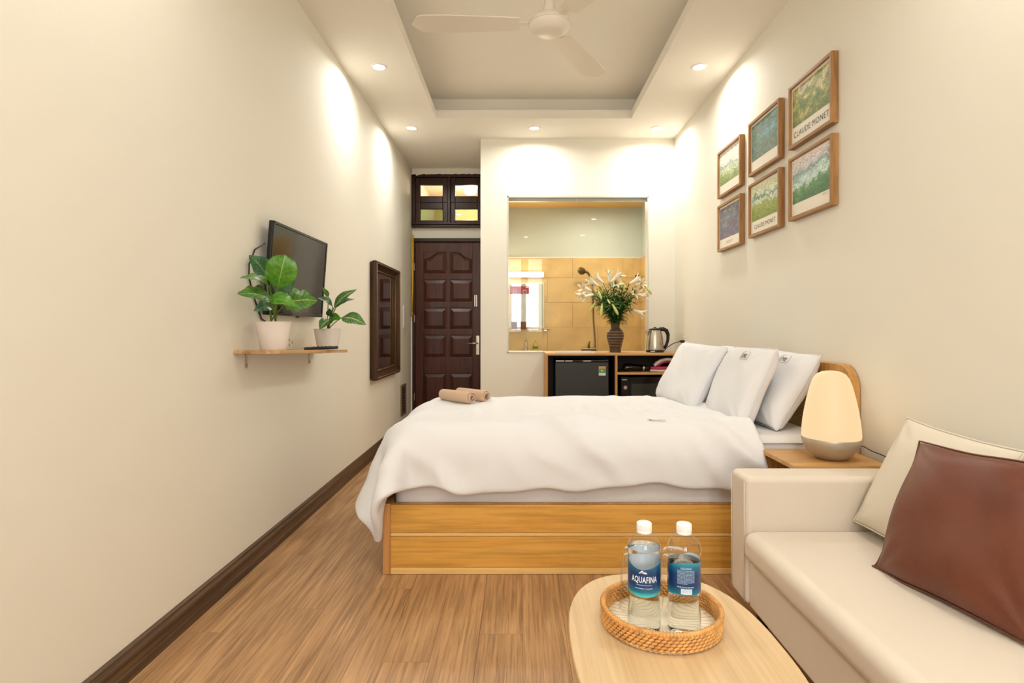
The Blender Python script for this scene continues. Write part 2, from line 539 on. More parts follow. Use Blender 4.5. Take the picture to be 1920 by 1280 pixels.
# ceiling with tray
TX0, TX1, TY0, TY1 = -0.706, 0.955, 0.1, 4.93
b = MB()
b.box(XL, TX0, YF, 7.9, ZC, ZC + 0.072).box(TX1, XR, YF, YB + T, ZC, ZC + 0.072)
b.box(TX0, TX1, TY1, 7.9, ZC, ZC + 0.072).box(TX0, TX1, YF, TY0, ZC, ZC + 0.072)
ce = b.build('ceiling', M['ceil'])
structure(ce, 'cream dropped ceiling border with round spotlights', 'ceiling')
S = 0.10
b = MB()
b.box(TX0 - S - 0.05, TX0 - S, TY0 - S, TY1 + S, ZC + 0.06, ZT).box(TX1 + S, TX1 + S + 0.05, TY0 - S, TY1 + S, ZC + 0.06, ZT)
b.box(TX0 - S, TX1 + S, TY1 + S, TY1 + S + 0.05, ZC + 0.06, ZT).box(TX0 - S, TX1 + S, TY0 - S - 0.05, TY0 - S, ZC + 0.06, ZT)
b.box(XL - T, XR + T, YF - T, 7.9, ZT, ZT + 0.1)
b.build('tray_recess', M['ceil'], ce)

# skirting on the long wall, in two lengths with a stepped profile
prof = [(0, 0), (0.016, 0), (0.016, 0.030), (0.013, 0.034), (0.013, 0.062), (0.017, 0.067), (0.017, 0.078), (0.010, 0.088), (0.010, 0.097), (0.004, 0.104), (0, 0.104)]


def skirting(mb, p, q, nx, ny):
    """profile pushed from p to q, thickness towards nx, ny"""
    n = len(prof)
    v = [(e[0] + nx * t, e[1] + ny * t, z) for e in (p, q) for t, z in prof]
    f = [tuple(range(n)), tuple(range(2 * n - 1, n - 1, -1))] + [(k, n + k, n + (k + 1) % n, (k + 1) % n) for k in range(n)]
    return mb.add(v, f)


structure(skirting(MB(), (XL, YF), (XL, YD), 1, 0).build('baseboard_left', M['basebd']), 'dark brown ridged skirting along the television wall', 'skirting')
structure(skirting(MB(), (XR, YF), (XR, YB), -1, 0).build('baseboard_right', M['basebd']), 'dark brown skirting behind the sofa and the bed', 'skirting')
structure(skirting(MB(), (XA, YB), (XR, YB), 0, -1).build('baseboard_back', M['basebd']), 'dark brown skirting beneath the bathroom window', 'skirting')

# ------------------------------------------------ bathroom behind the glass
YBB = 6.95
structure(MB().box(XA + T, XR + T, YBB, YBB + T, 0, 2.6).build('wall_bathroom', M['bathpaint']), 'bathroom end wall, ochre tiles below pale paint', 'wall')
wb = bpy.data.objects['wall_bathroom']
MB().box(XA + T, XR, YBB - 0.006, YBB, 0, 1.9).build('grout', M['bathgrout'], wb)
MB().box(XA + T, XR, YBB - 0.016, YBB, 1.9, 1.912).build('tile_trim', M['white'], wb)
TW, TH = 0.6, 0.295
tm = MB().box(0.0012, TW - 0.0012, -0.012, 0, 0.0013, TH - 0.0013).build('tile', M['bathtile'], wb)
tile_me = tm.data; bpy.data.objects.remove(tm)
zrow = 1.077 - 3 * TH
k = 0
while zrow < 1.89:
    h = min(TH, 1.9 - zrow)
    xs = XA + T - (0.3 if k % 2 else 0.0)
    while xs < XR - 0.01:
        xa, xb = max(xs, XA + T), min(xs + TW, XR)
        place('tile', tile_me, Matrix.Translation((xa, YBB - 0.004, zrow)) @ Matrix.Diagonal(((xb - xa) / TW, 1, h / TH, 1)), wb)
        xs += TW
    zrow += TH; k += 1
structure(MB().box(XR, XR + T, YB + T, YBB, 0, 2.6).build('wall_bathroom_side', M['bathpaint']), 'bathroom side wall with ochre tiles by the shower', 'wall')
ws = bpy.data.objects['wall_bathroom_side']
MB().box(XR - 0.006, XR, YB + T, YBB, 0, 1.9).build('grout', M['bathgrout'], ws)
zrow = 1.077 - 3 * TH
while zrow < 1.89:
    h = min(TH, 1.9 - zrow)
    for y0, y1 in ((YB + T, 6.12), (6.12, YBB - 0.014)):
        place('tile', tile_me, Matrix.Translation((XR - 0.004, y0, zrow)) @ Matrix.Rotation(PI / 2, 4, 'Z') @ Matrix.Diagonal(((y1 - y0) / TW, -1, h / TH, 1)), ws)
    zrow += TH
structure(MB().box(XA + T, XR, YB + T, YBB, 2.5, 2.55).build('ceiling_bathroom', plain('ochre bathroom ceiling', rgb(226, 184, 116), 0.7)), 'low bathroom ceiling glimpsed above the window', 'ceiling')
lb = bpy.data.lights.new('bathroom ceiling light', 'AREA'); lb.shape = 'DISK'; lb.size = 0.25; lb.energy = 11; lb.color = (1, 0.90, 0.72)
lo = thing('bathroom_ceiling_lamp', 'round flush ceiling lamp inside the bathroom', 'ceiling lamp', (0.85, 6.2, 2.47))
MB().lathe([(0.14, 0.03), (0.14, 0.012), (0.12, 0.004), (0.0, 0.0)], 24, (0.85, 6.2, 2.47), cap0=True, cap1=False).build('diffuser', glow('bathroom lamp glow', (1, 0.86, 0.62, 1), 4), lo, smooth=True)
l_o = bpy.data.objects.new('bathroom_light', lb); l_o.location = (0, 0, -0.01); COL.objects.link(l_o); l_o.parent = lo

# ------------------------------------------------ bathroom window
w1 = thing('window_1', 'frameless bathroom window above the low cabinet', 'window', (0.55, YB + 0.05, WZ0), kind='structure')
M['alu'] = plain('pale aluminium', rgb(206, 204, 194), 0.35, metal=0.3)
b = MB()
fw = 0.012
b.box(WX0, WX0 + fw, YB - 0.004, YB + T, WZ0, WZ1).box(WX1 - fw, WX1, YB - 0.004, YB + T, WZ0, WZ1)
b.box(WX0, WX1, YB - 0.004, YB + T, WZ0, WZ0 + fw).box(WX0, WX1, YB - 0.004, YB + T, WZ1 - fw - 0.006, WZ1)
b.build('window_frame', M['alu'], w1, bevel=0.002)
MB().box(WX0 + fw, WX1 - fw, YB + 0.046, YB + 0.052, WZ0 + fw, WZ1 - fw - 0.006).build('pane', thin_glass('window glass', (0.95, 0.97, 0.955, 1), 0.55, 1.5), w1)
MB().box(WX0 + fw, WX1 - fw, YB + 0.052, YB + 0.075, WZ1 - 0.042, WZ1 - 0.018).build('head_rail', M['alu'], w1)
MB().cyl((0.545, YB + 0.04, WZ1 - 0.05), (0.545, YB + 0.04, WZ1 - 0.018), 0.002, 6).build('blind_cord', M['white'], w1)

# ------------------------------------------------ entrance door
d1 = thing('door_1', 'dark red wooden door with ten raised panels', 'door', (-0.795, YD, 0), kind='structure')
DX0, DX1 = -1.165, -0.425
b = MB()
b.box(XL + 0.002, DX0, YD - 0.03, YD + 0.1, 0, DZ + 0.02).box(DX1, XA, YD - 0.03, YD + 0.1, 0, DZ + 0.02)
b.box(XL + 0.002, XA, YD - 0.035, YD + 0.1, DZ - 0.02, DZ + 0.022)
b.build('door_frame', M['doordark'], d1, bevel=0.006)
# leaf: core, stiles and rails proud of it, raised panels between
b = MB().box(DX0, DX1, YD + 0.012, YD + 0.045, 0.01, DZ - 0.022)
leaf = b.build('door_leaf', M['door'], d1)
cols = ((-1.075, -0.817), (-0.775, -0.518))
zr = lambda py: HC - (py - 612) / 167.0
rows = ((zr(513), zr(472)), (zr(566), zr(524)), (zr(617), zr(577)), (zr(670), zr(628)), (0.155, zr(700)))
b = MB()
b.box(DX0, cols[0][0], YD, YD + 0.02, 0.01, DZ - 0.022).box(cols[1][1], DX1, YD, YD + 0.02, 0.01, DZ - 0.022)
b.box(cols[0][1], cols[1][0], YD, YD + 0.02, 0.01, DZ - 0.022)
zz = sorted([0.01] + [z for r in rows for z in r] + [DZ - 0.022])
for k in range(0, len(zz), 2):
    b.box(cols[0][0] - 0.001, cols[1][1] + 0.001, YD + 0.0005, YD + 0.02, zz[k], zz[k + 1])
b.build('stile_and_rail', M['door'], d1, bevel=0.004)
for (x0, x1) in cols:
    for ri, (z0, z1) in enumerate(rows):
        cx, cz, hw, hh = (x0 + x1) / 2, (z0 + z1) / 2, (x1 - x0) / 2 - 0.006, (z1 - z0) / 2 - 0.006
        def outline(s):
            if ri:
                return [(cx - hw + s, cz - hh + s), (cx + hw - s, cz - hh + s), (cx + hw - s, cz + hh - s), (cx - hw + s, cz + hh - s)]
            pts = [(cx - hw + s, cz - hh + s), (cx + hw - s, cz - hh + s)]
            flip = 1 if x0 > -0.8 else -1
            for q in range(9):
                t = 1 - q / 8.0                       # from the right edge to the left edge
                u = (2 * t - 1) * flip                # +1 at the outer edge
                drop = 0.07 * (0.5 - 0.5 * math.cos(PI * min(1, max(0, (u + 0.35) / 1.1))))
                pts.append((cx - hw + s + (2 * hw - 2 * s) * t, cz + hh - s - drop))
            return pts
        o1, o2 = outline(0.0), outline(0.035)
        n = len(o1)
        v = [(x, YD + 0.012, z) for x, z in o1] + [(x, YD - 0.002, z) for x, z in o2]
        f = [(i, (i + 1) % n, n + (i + 1) % n, n + i) for i in range(n)] + [tuple(range(n, 2 * n))]
        MB().add(v, f).build('raised_panel', M['door'], d1)
        if ri == 0:                                   # fill above the arched panel
            top = o1[2:]
            v = [(x, YD + 0.001, z) for x, z in top] + [(x, YD + 0.001, z1 + 0.001) for x, z in top] + [(x, YD + 0.014, z) for x, z in top]
            m_ = len(top)
            f = [(i, i + 1, m_ + i + 1, m_ + i) for i in range(m_ - 1)] + [(i, i + 1, 2 * m_ + i + 1, 2 * m_ + i) for i in range(m_ - 1)]
            MB().add(v, f).build('arch_rail', M['door'], d1)
lx = -0.462
pl = MB().box(lx - 0.02, lx + 0.02, YD - 0.012, YD - 0.001, zr(665), zr(629)).build('lock_plate', M['chrome'], d1, bevel=0.004)
hz = zr(643)
MB().tube([(lx, YD - 0.01, hz), (lx, YD - 0.05, hz), (lx - 0.01, YD - 0.055, hz), (lx - 0.11, YD - 0.055, hz - 0.004)], 0.009, 10).build('door_handle', M['chrome'], pl, smooth=True)
MB().cyl((lx, YD - 0.016, zr(656)), (lx, YD - 0.01, zr(656)), 0.009, 12).build('key_cylinder', M['steel'], pl)
b = MB()
b.tube([(-0.485, YD - 0.002, zr(573)), (-0.485, YD - 0.03, zr(572)), (-0.485, YD - 0.03, zr(555)), (-0.485, YD - 0.002, zr(554))], 0.006, 8)
MB().box(-0.5, -0.47, YD - 0.004, YD, zr(574), zr(553)).build('pull_plate', M['steel'], d1)
b.build('pull_handle', M['chrome'], d1, smooth=True)
for z in (0.30, 1.17, 1.75):
    MB().cyl((DX0 - 0.004, YD - 0.034, z - 0.04), (DX0 - 0.004, YD - 0.034, z + 0.04), 0.006, 8).build('hinge', M['steel'], d1)

# fanlight over the door
w2 = thing('window_2', 'dark wooden fanlight with four small panes over the door', 'window', (-0.78, YD, TZ0), kind='structure')
b = MB()
px_ = lambda p: (p - 973) / 167.0
xs = [XL + 0.004, px_(788.5), px_(830), px_(853.5), px_(895.5), XA]
zs = [TZ0 + 0.055, zr(413), zr(392), zr(367.5), zr(347), TZ1 - 0.045]
def cell_frame(mb, x0, x1, z0, z1, a0, a1, c0, c1, y0, y1):
    mb.box(x0, a0, y0, y1, z0, z1).box(a1, x1, y0, y1, z0, z1).box(a0, a1, y0, y1, z0, c0).box(a0, a1, y0, y1, c1, z1)
b.box(XL + 0.002, XL + 0.04, YD - 0.03, YD + 0.1, TZ0, TZ1).box(XL + 0.002, XA, YD - 0.04, YD + 0.1, TZ0, TZ0 + 0.03)
b.box(XL + 0.002, XA, YD - 0.052, YD + 0.1, TZ0 + 0.03, TZ0 + 0.055).box(XL + 0.002, XA, YD - 0.03, YD + 0.1, TZ1 - 0.045, TZ1)
b.box(-0.80, -0.765, YD - 0.036, YD + 0.1, TZ0 + 0.05, TZ1 - 0.04)
b.build('window_frame', M['doordark'], w2, bevel=0.006)
zm = (zs[2] + zs[3]) / 2
gl = thin_glass('fanlight glass', (0.95, 0.93, 0.88, 1), 0.8)
glg = thin_glass('greenish fanlight glass', (0.45, 0.55, 0.40, 1), 1.5)
for (x0, x1, a0, a1) in ((XL + 0.04, -0.80, xs[1], xs[2]), (-0.765, XA, xs[3], xs[4])):
    for (z0, z1, c0, c1) in ((zs[0], zm, zs[1], zs[2]), (zm, zs[5], zs[3], zs[4])):
        b = MB(); cell_frame(b, x0, x1, z0, z1, a0, a1, c0, c1, YD - 0.01, YD + 0.03)
        s = b.build('sash', M['doordark'], w2, bevel=0.005)
        MB().box(a0, a1, YD + 0.012, YD + 0.016, c0, c1).build('pane', glg if (x0 < -1 and z0 < zm - 0.01) else gl, s)
# chipped plaster along the top of the fanlight
rnd = random.Random(8)
b = MB()
v = []; xx = XL + 0.005
top = []
while xx < XA:
    e = 0.012 + (0.028 * max(0, 1 - (xx - XL) / 0.28)) * rnd.random() + 0.008 * rnd.random()
    top.append((xx, TZ1 + 0.004 - e)); xx += 0.018
n = len(top)
v = [(x, YD - 0.034, z) for x, z in top] + [(x, YD - 0.034, ZC) for x, z in top] + [(x, YD + 0.02, z) for x, z in top] + [(x, YD + 0.02, ZC) for x, z in top]
f = []
for q in range(n - 1):
    f += [(q, q + 1, n + q + 1, n + q), (q, 2 * n + q, 2 * n + q + 1, q + 1)]
structure(b.add(v, f).build('trim_1', M['wall']), 'chipped plaster edge above the fanlight', 'plaster edge')
# landing beyond the fanlight
structure(MB().box(XL, XA, 7.8, 7.9, 0, ZC).build('wall_landing', plain('landing paint', rgb(236, 200, 150), 0.8)), 'warm landing wall seen through the fanlight', 'wall')
ll = bpy.data.lights.new('landing light', 'POINT'); ll.energy = 13; ll.color = (1, 0.84, 0.66); ll.shadow_soft_size = 0.06
lt = thing('landing_lamp', 'bare round lamp on the landing ceiling beyond the fanlight', 'ceiling lamp', (-0.6, 7.15, 2.70))
MB().lathe([(0.0, 0.0), (0.05, 0.008), (0.075, 0.03), (0.08, 0.06), (0.06, 0.09)], 20, (-0.6, 7.15, 2.70), cap0=False).build('globe', glow('landing glow', (1, 0.8, 0.55, 1), 3), lt, smooth=True)
MB().lathe([(0.062, 0.088), (0.062, 0.148)], 20, (-0.6, 7.15, 2.70)).build('lamp_base', M['white'], lt)
l_o = bpy.data.objects.new('landing_light', ll); l_o.location = (0, 0, -0.09); COL.objects.link(l_o); l_o.parent = lt

# ------------------------------------------------ recessed spotlights
dl_ring = plain('spotlight ring', rgb(240, 236, 228), 0.4)
dl_glow = glow('spotlight lens', (1, 0.95, 0.86, 1), 22)
places = {
    (-0.952, 3.95): 'round recessed spotlight above the television wall, nearer the fan',
    (-0.954, 5.17): 'round recessed spotlight in the corner by the entrance niche',
    (0.138, 5.17): 'middle recessed spotlight above the bathroom window',
    (1.226, 5.17): 'round recessed spotlight in the corner above the kettle',
    (1.226, 3.95): 'round recessed spotlight above the framed prints',
    (-0.952, 1.5): 'round recessed spotlight over the bare stretch of wall',
    (1.226, 1.5): 'round recessed spotlight over the sofa cushions',
    (-0.952, -0.2): 'round recessed spotlight by the daylight window, television side',
    (0.138, -0.4): 'middle recessed spotlight by the daylight window',
    (1.226, -0.2): 'round recessed spotlight by the daylight window, sofa side',
}
ring_me = lens_me = None
for (x, y), lab in places.items():
    t = thing('recessed_spotlight', lab, 'spotlight', (x, y, ZC), group='recessed spotlights of the ceiling border')
    if ring_me is None:
        o = MB().lathe([(0.040, -0.001), (0.041, -0.005), (0.052, -0.005), (0.055, 0.0)], 28, cap0=False, cap1=False).build('trim_ring', dl_ring, t, smooth=True, world=False)
        ring_me = o.data
        o = MB().lathe([(0.040, -0.0015), (0.03, -0.003), (0.0, -0.004)], 28, cap0=False, cap1=False).build('lens', dl_glow, t, smooth=True, world=False)
        lens_me = o.data
    else:
        place('trim_ring', ring_me, Matrix.Identity(4), t); place('lens', lens_me, Matrix.Identity(4), t)
    sp = bpy.data.lights.new('spotlight beam', 'AREA')
    sp.shape = 'DISK'; sp.size = 0.08; sp.energy = DOWNLIGHT_W; sp.color = DOWNLIGHT_C; sp.spread = math.radians(165)
    so = bpy.data.objects.new('spotlight_beam', sp); so.location = (0, 0, -0.006); COL.objects.link(so); so.parent = t

# ================================================================== BED
BX_L, BX_R, BY0, BY1 = -0.594, 1.42, 2.538, 3.75
bed = thing('bed', 'honey oak platform bed with cane headboard and white mattress', 'bed', (0.42, 3.14, 0))
ZF = 0.31
def zb(py): return HC - (py - 612) / 429.4
# front side: boards and paler strips, each its own piece
cuts = [(zb(1076.5), zb(1063.6), 'bedlight', 'strip'), (zb(1063), zb(1005.8), 'bedwood', 'board'), (zb(1005.3), zb(998.8), 'bedlight', 'strip'), (zb(998.3), zb(946), 'bedwood', 'board'), (zb(945.6), ZF, 'bedpost', 'top_edge')]
for k, (z0, z1, mt, nm) in enumerate(cuts):
    z0 = max(z0, 0.001)
    for y0, y1 in ((BY0 + 0.001 * (nm == 'strip'), BY0 + 0.028), (BY1 - 0.028, BY1)):
        MB().box(BX_L + 0.034, BX_R, y0, y1, z0, z1 - 0.0006).build(nm, M[mt], bed, bevel=0.0015, seg=1)
MB().box(BX_L, BX_L + 0.034, BY0 - 0.001, BY1 + 0.001, 0.001, ZF).build('foot_panel', M['bedpost'], bed, bevel=0.002)
MB().box(BX_L + 0.03, BX_R, BY0 + 0.026, BY1 - 0.026, 0.18, 0.235).build('slat_base', M['oak_x'], bed)
# mattress: soft-edged block with a fitted sheet
mt = MB().box(-0.555, 1.40, 2.578, 3.715, 0.236, 0.598).build('mattress', M['sheet'], bed, bevel=0.045, seg=5)
b = MB()
for z in (0.262, 0.568):
    lp = [(x, y, z) for x, y in rrect(1.955 + 0.006, 1.137 + 0.006, 0.045, 5, 0.4225, 3.1465)]
    b.tube(lp + [lp[0]], 0.004, 6, cap=False)
b.build('piping', M['sheet'], mt, smooth=True)
# headboard: rounded frame with a cane field
HB = lambda pts: [(y, z) for y, z in pts]
y0, y1, z1 = 2.485, 3.81, 0.917
def arch(y0, y1, z0, z1, r, n=8):
    pts = [(y0, z0), (y1, z0)]
    for i in range(n + 1):
        a = PI / 2 * i / n; pts.append((y1 - r + r * math.cos(a), z1 - r + r * math.sin(a)))
    for i in range(n + 1):
        a = PI / 2 + PI / 2 * i / n; pts.append((y0 + r + r * math.cos(a), z1 - r + r * math.sin(a)))
    return pts
R = Matrix(((0, 0, 1, 0), (1, 0, 0, 0), (0, 1, 0, 0), (0, 0, 0, 1)))     # x,y,z -> z,x,y : outline in the y-z plane
hf = MB().ring(arch(y0, y1, 0.0, z1, 0.105), arch(y0 + 0.085, y1 - 0.085, 0.34, z1 - 0.075, 0.05), 1.423, 1.460, R).build('headboard_frame', M['oak_z'], bed, bevel=0.004)
b = MB()
ya, yb, za, zc = y0 + 0.08, y1 - 0.08, 0.42, z1 - 0.07
y = ya
while y < yb:
    b.box(1.4335, 1.4350, y, y + 0.0078, za, zc); y += 0.0138
z = za
while z < zc:
    b.box(1.4322, 1.4337, ya, yb, z, z + 0.0078); z += 0.0138
tag(b.build('cane_weave', M['cane'], bed), kind='stuff')
MB().box(1.450, 1.456, ya, yb, za, zc).build('headboard_back', plain('brown headboard lining', rgb(160, 120, 66), 0.7), bed)  # plain brown sheet behind the cane

# duvet, from the hang of a cloth over the mattress
DN = (72, 60)
dv = drape(-0.835, 1.04, 2.328, 3.95, 0.665, DN[0], DN[1],
           [((-0.605, 2.528, 0.0), (1.9, 3.75, 0.63), 0.13), ((-0.600, 2.514, -0.3), (1.9, 3.774, 0.335), 0.02)],
           [(71, j) for j in range(16, 48)] + [(i, j) for i in (57, 40, 24) for j in (24, 39)])


def rumple(P, nx, ny, lx, ly):
    """soft diagonal folds where the duvet turns over the mattress edge, faint puckers on top, a wavy hem"""
    Gd = P.reshape(ny, nx, 3)
    du_, dv_ = np.gradient(Gd, axis=1), np.gradient(Gd, axis=0)
    N = np.cross(du_, dv_); N /= np.linalg.norm(N, axis=2, keepdims=True) + 1e-9
    u = np.linspace(0, lx, nx)[None, :] + 0 * Gd[..., 0]
    v = np.linspace(0, ly, ny)[:, None] + 0 * Gd[..., 0]
    wv = lambda a, b, c: np.sin(a * u + b * v + c)
    warp = 0.10 * wv(3.1, 2.3, 0.4) + 0.06 * wv(7.3, -5.1, 1.9) + 0.03 * wv(13.7, 9.1, 0.3)
    def ridge(ph, sharp):
        return (1 - np.abs(np.sin(ph))) ** sharp
    patch = np.clip(0.35 + 0.75 * wv(4.3, 1.7, 2.2) * wv(-2.1, 5.2, 0.9) + 0.35 * wv(8.3, 3.3, 4.0), 0, 1)
    patch2 = np.clip(0.35 + 0.75 * wv(3.3, -2.7, 5.1) * wv(5.1, 2.2, 1.4), 0, 1)
    near = np.exp(-((v - 0.20) / 0.26) ** 2)
    side = np.exp(-((u - 0.16) / 0.24) ** 2)
    A_ = 0.042 * near * patch * ridge(9.0 * (u + 1.35 * v + warp), 2.2)
    B_ = 0.028 * near * patch2 * ridge(12.0 * (u + 0.75 * v + 0.7 * warp) + 1.1, 2.6)
    C_ = 0.034 * side * patch2 * ridge(9.5 * (v - 0.9 * u + warp) + 0.4, 2.2)
    D_ = 0.0045 * (wv(7, 9, 0.2) * wv(-11, 6, 1.2) + 0.6 * wv(17, -13, 2.0) * wv(9, 15, 0.5)) + 0.012 * patch * ridge(8 * (u - 0.6 * v + 1.6 * warp), 3.0)
    E_ = 0.012 * np.exp(-((v - 0.16) / 0.16) ** 2) * patch2 * ridge(19.0 * (u + 0.9 * v + 0.6 * warp) + 0.8, 2.0)
    h_ = A_ + B_ + C_ + D_ + E_
    Gd = Gd + N * h_[..., None] * np.where(N[..., 2:3] > -0.2, 1, 0.3)
    hem = np.exp(-v / 0.07) * (0.016 * np.sin(5.2 * u + 0.5) + 0.010 * np.sin(13 * u + 2) + 0.006 * np.sin(27 * u))
    Gd[..., 2] += np.where(u > 0.3, hem, hem * 0.5)
    return Gd.reshape(-1, 3)


dv = rumple(dv, DN[0], DN[1], 1.90, 1.635)
du = thing('duvet', 'white duvet spread over the bed with its corner hanging at the foot', 'duvet', (0.3, 3.1, 0.62))
b = MB()
b.v = [tuple(p) for p in dv]
nx, ny = DN
b.f = [(j * nx + i, j * nx + i + 1, (j + 1) * nx + i + 1, (j + 1) * nx + i) for j in range(ny - 1) for i in range(nx - 1)]
dco = b.build('cover', M['duvet'], du, smooth=True)
so = dco.modifiers.new('thick', 'SOLIDIFY'); so.thickness = 0.034; so.offset = -1 if dco.data.polygons[2000].normal.z > 0 else 1
sb = dco.modifiers.new('sub', 'SUBSURF'); sb.levels = 1; sb.render_levels = 2
# seam piping round its edge
G = dv.reshape(ny, nx, 3)
def duvet_z(x, y):
    q = (G[..., 0] - x) ** 2 + (G[..., 1] - y) ** 2
    top = np.where(G[..., 2] > 0.55, q, 9)
    k = np.argsort(top.ravel())[:6]
    return float(G.reshape(-1, 3)[k, 2].max())
# faint stitched monogram: an arched bracket with strokes, as on the pillows
M['stitch'] = plain('grey-beige embroidery', rgb(190, 172, 152), 0.8)
M['stitch_d'] = plain('dark embroidery', rgb(136, 116, 94), 0.8)
def monogram(name, fn, parent, s=1.0, mat=None):
    """small emblem drawn on a surface; fn maps emblem coordinates to a point on it"""
    b = MB()
    def stroke(pts, r):
        b.tube([fn(x * s, y * s) for x, y in pts], r, 5)
    arc = lambda cx, cy, rx, ry, a0, a1, n=8: [(cx + rx * math.cos(math.radians(a0 + (a1 - a0) * i / n)), cy + ry * math.sin(math.radians(a0 + (a1 - a0) * i / n))) for i in range(n + 1)]
    stroke([(-0.05, -0.022), (-0.055, 0.0), (-0.046, 0.03), (-0.02, 0.036)], 0.0007)
    stroke([(0.05, -0.022), (0.055, 0.0), (0.046, 0.03), (0.02, 0.036)], 0.0007)
    stroke([(-0.05, -0.022), (0.05, -0.022)], 0.0007)
    # letters
    stroke([(-0.026, 0.018), (-0.04, 0.018), (-0.04, -0.012), (-0.026, -0.012)], 0.0011)
    stroke([(-0.04, 0.003), (-0.028, 0.003)], 0.0011)
    stroke([(-0.018, -0.012), (-0.018, 0.018), (-0.008, 0.0), (0.002, 0.018), (0.002, -0.012)], 0.0011)
    stroke([(0.012, -0.012), (0.012, 0.018)], 0.0011)
    stroke([(0.022, 0.018), (0.022, -0.012), (0.038, -0.012)], 0.0011)
    return b.build(name, mat or M['stitch_d'], parent, smooth=True)
def duv_fn(x, y):
    X, Y = 0.69 + x * 1.0, 3.02 + y
    return (X, Y, 0)
def duv_fn(x, y, cx=0.635, cy=2.685):
    i = int(np.argmin(((G[..., 0] - (cx + x)) ** 2 + (G[..., 1] - (cy + y)) ** 2 + np.where(G[..., 2] < 0.5, 9, 0)).ravel()))
    q = ((G[..., 0] - (cx + x)) ** 2 + (G[..., 1] - (cy + y)) ** 2 + np.where(G[..., 2] < 0.5, 9, 0)).ravel()
    k = np.argsort(q)[:4]; w = 1 / (q[k] + 1e-6); z = float((G.reshape(-1, 3)[k, 2] * w).sum() / w.sum())
    return (cx + x, cy + y, z + 0.003)
monogram('monogram', duv_fn, du, 0.75, M['stitch'])

# ------------------------------------------------ pillows
def puffed(w, h, t, nx, ny, power=4.0, round_=0.40, pinch=0.03, seed=1, crease=1.0):
    """a stuffed rectangle: edges drawn in between the corners, creases running out of the corners"""
    rng = random.Random(seed); ph = [rng.uniform(0, 6.28) for _ in range(8)]
    def pt(s, i, j):
        u, v = 2 * i / (nx - 1) - 1, 2 * j / (ny - 1) - 1
        u = math.copysign(abs(u) ** 0.8, u); v = math.copysign(abs(v) ** 0.8, v)
        x = u * w / 2 * (1 - pinch * (1 - v * v) * abs(u) ** 3)
        y = v * h / 2 * (1 - pinch * (1 - u * u) * abs(v) ** 3)
        b = max(0.0, (1 - abs(u) ** power) * (1 - abs(v) ** power))
        z = t / 2 * b ** round_
        cr = 0
        for k, (cx, cy) in enumerate(((1, 1), (-1, 1), (-1, -1), (1, -1))):
            dx, dy = u - cx, v - cy; r = math.hypot(dx, dy); a = math.atan2(dy, dx)
            cr += math.sin(a * 11 + ph[k] + 1.7 * s) * math.exp(-((r - 0.35) / 0.30) ** 2)
        z += crease * 0.005 * cr * min(1, b * 6) + crease * 0.003 * math.sin(5 * u + 3 * v + ph[4] + s) * math.sin(4 * v - 2 * u + ph[5]) * b
        return (x, y, s * z)
    out = []
    for s in (1, -1):
        for j in range(ny):
            for i in range(nx):
                if s == -1 and (i in (0, nx - 1) or j in (0, ny - 1)): continue
                out.append(pt(s, i, j))
    return out
PNX, PNY = 34, 26
pv = puffed(0.62, 0.46, 0.24, PNX, PNY, 4.0, 0.40, 0.02, 3)
CNX, CNY = 30, 28
cv = puffed(0.47, 0.45, 0.24, CNX, CNY, 2.6, 0.55, 0.05, 8, 1.3)
def puff(verts, nx, ny):
    idx = {}; n = 0
    for s in (1, -1):
        for j in range(ny):
            for i in range(nx):
                e = i in (0, nx - 1) or j in (0, ny - 1)
                if e and s == -1: idx[s, i, j] = idx[1, i, j]; continue
                idx[s, i, j] = n; n += 1
    f = []
    for j in range(ny - 1):
        for i in range(nx - 1):
            f.append((idx[1, i, j], idx[1, i + 1, j], idx[1, i + 1, j + 1], idx[1, i, j + 1]))
            f.append((idx[-1, i, j], idx[-1, i, j + 1], idx[-1, i + 1, j + 1], idx[-1, i + 1, j]))
    rim = [idx[1, i, 0] for i in range(nx)] + [idx[1, nx - 1, j] for j in range(1, ny)] + [idx[1, i, ny - 1] for i in range(nx - 2, -1, -1)] + [idx[1, 0, j] for j in range(ny - 2, 0, -1)]
    return f, rim, idx
pf, prim, pidx = puff(pv, PNX, PNY)
cf, crim, cidx = puff(cv, CNX, CNY)
def lean(center, theta, yaw=0.0, roll=0.0):
    s, c = math.sin(theta), math.cos(theta)
    Rm = Matrix(((0, s, c), (1, 0, 0), (0, c, -s))).to_4x4()
    return Matrix.Translation(center) @ Matrix.Rotation(yaw, 4, 'Z') @ Rm @ Matrix.Rotation(roll, 4, 'Z')
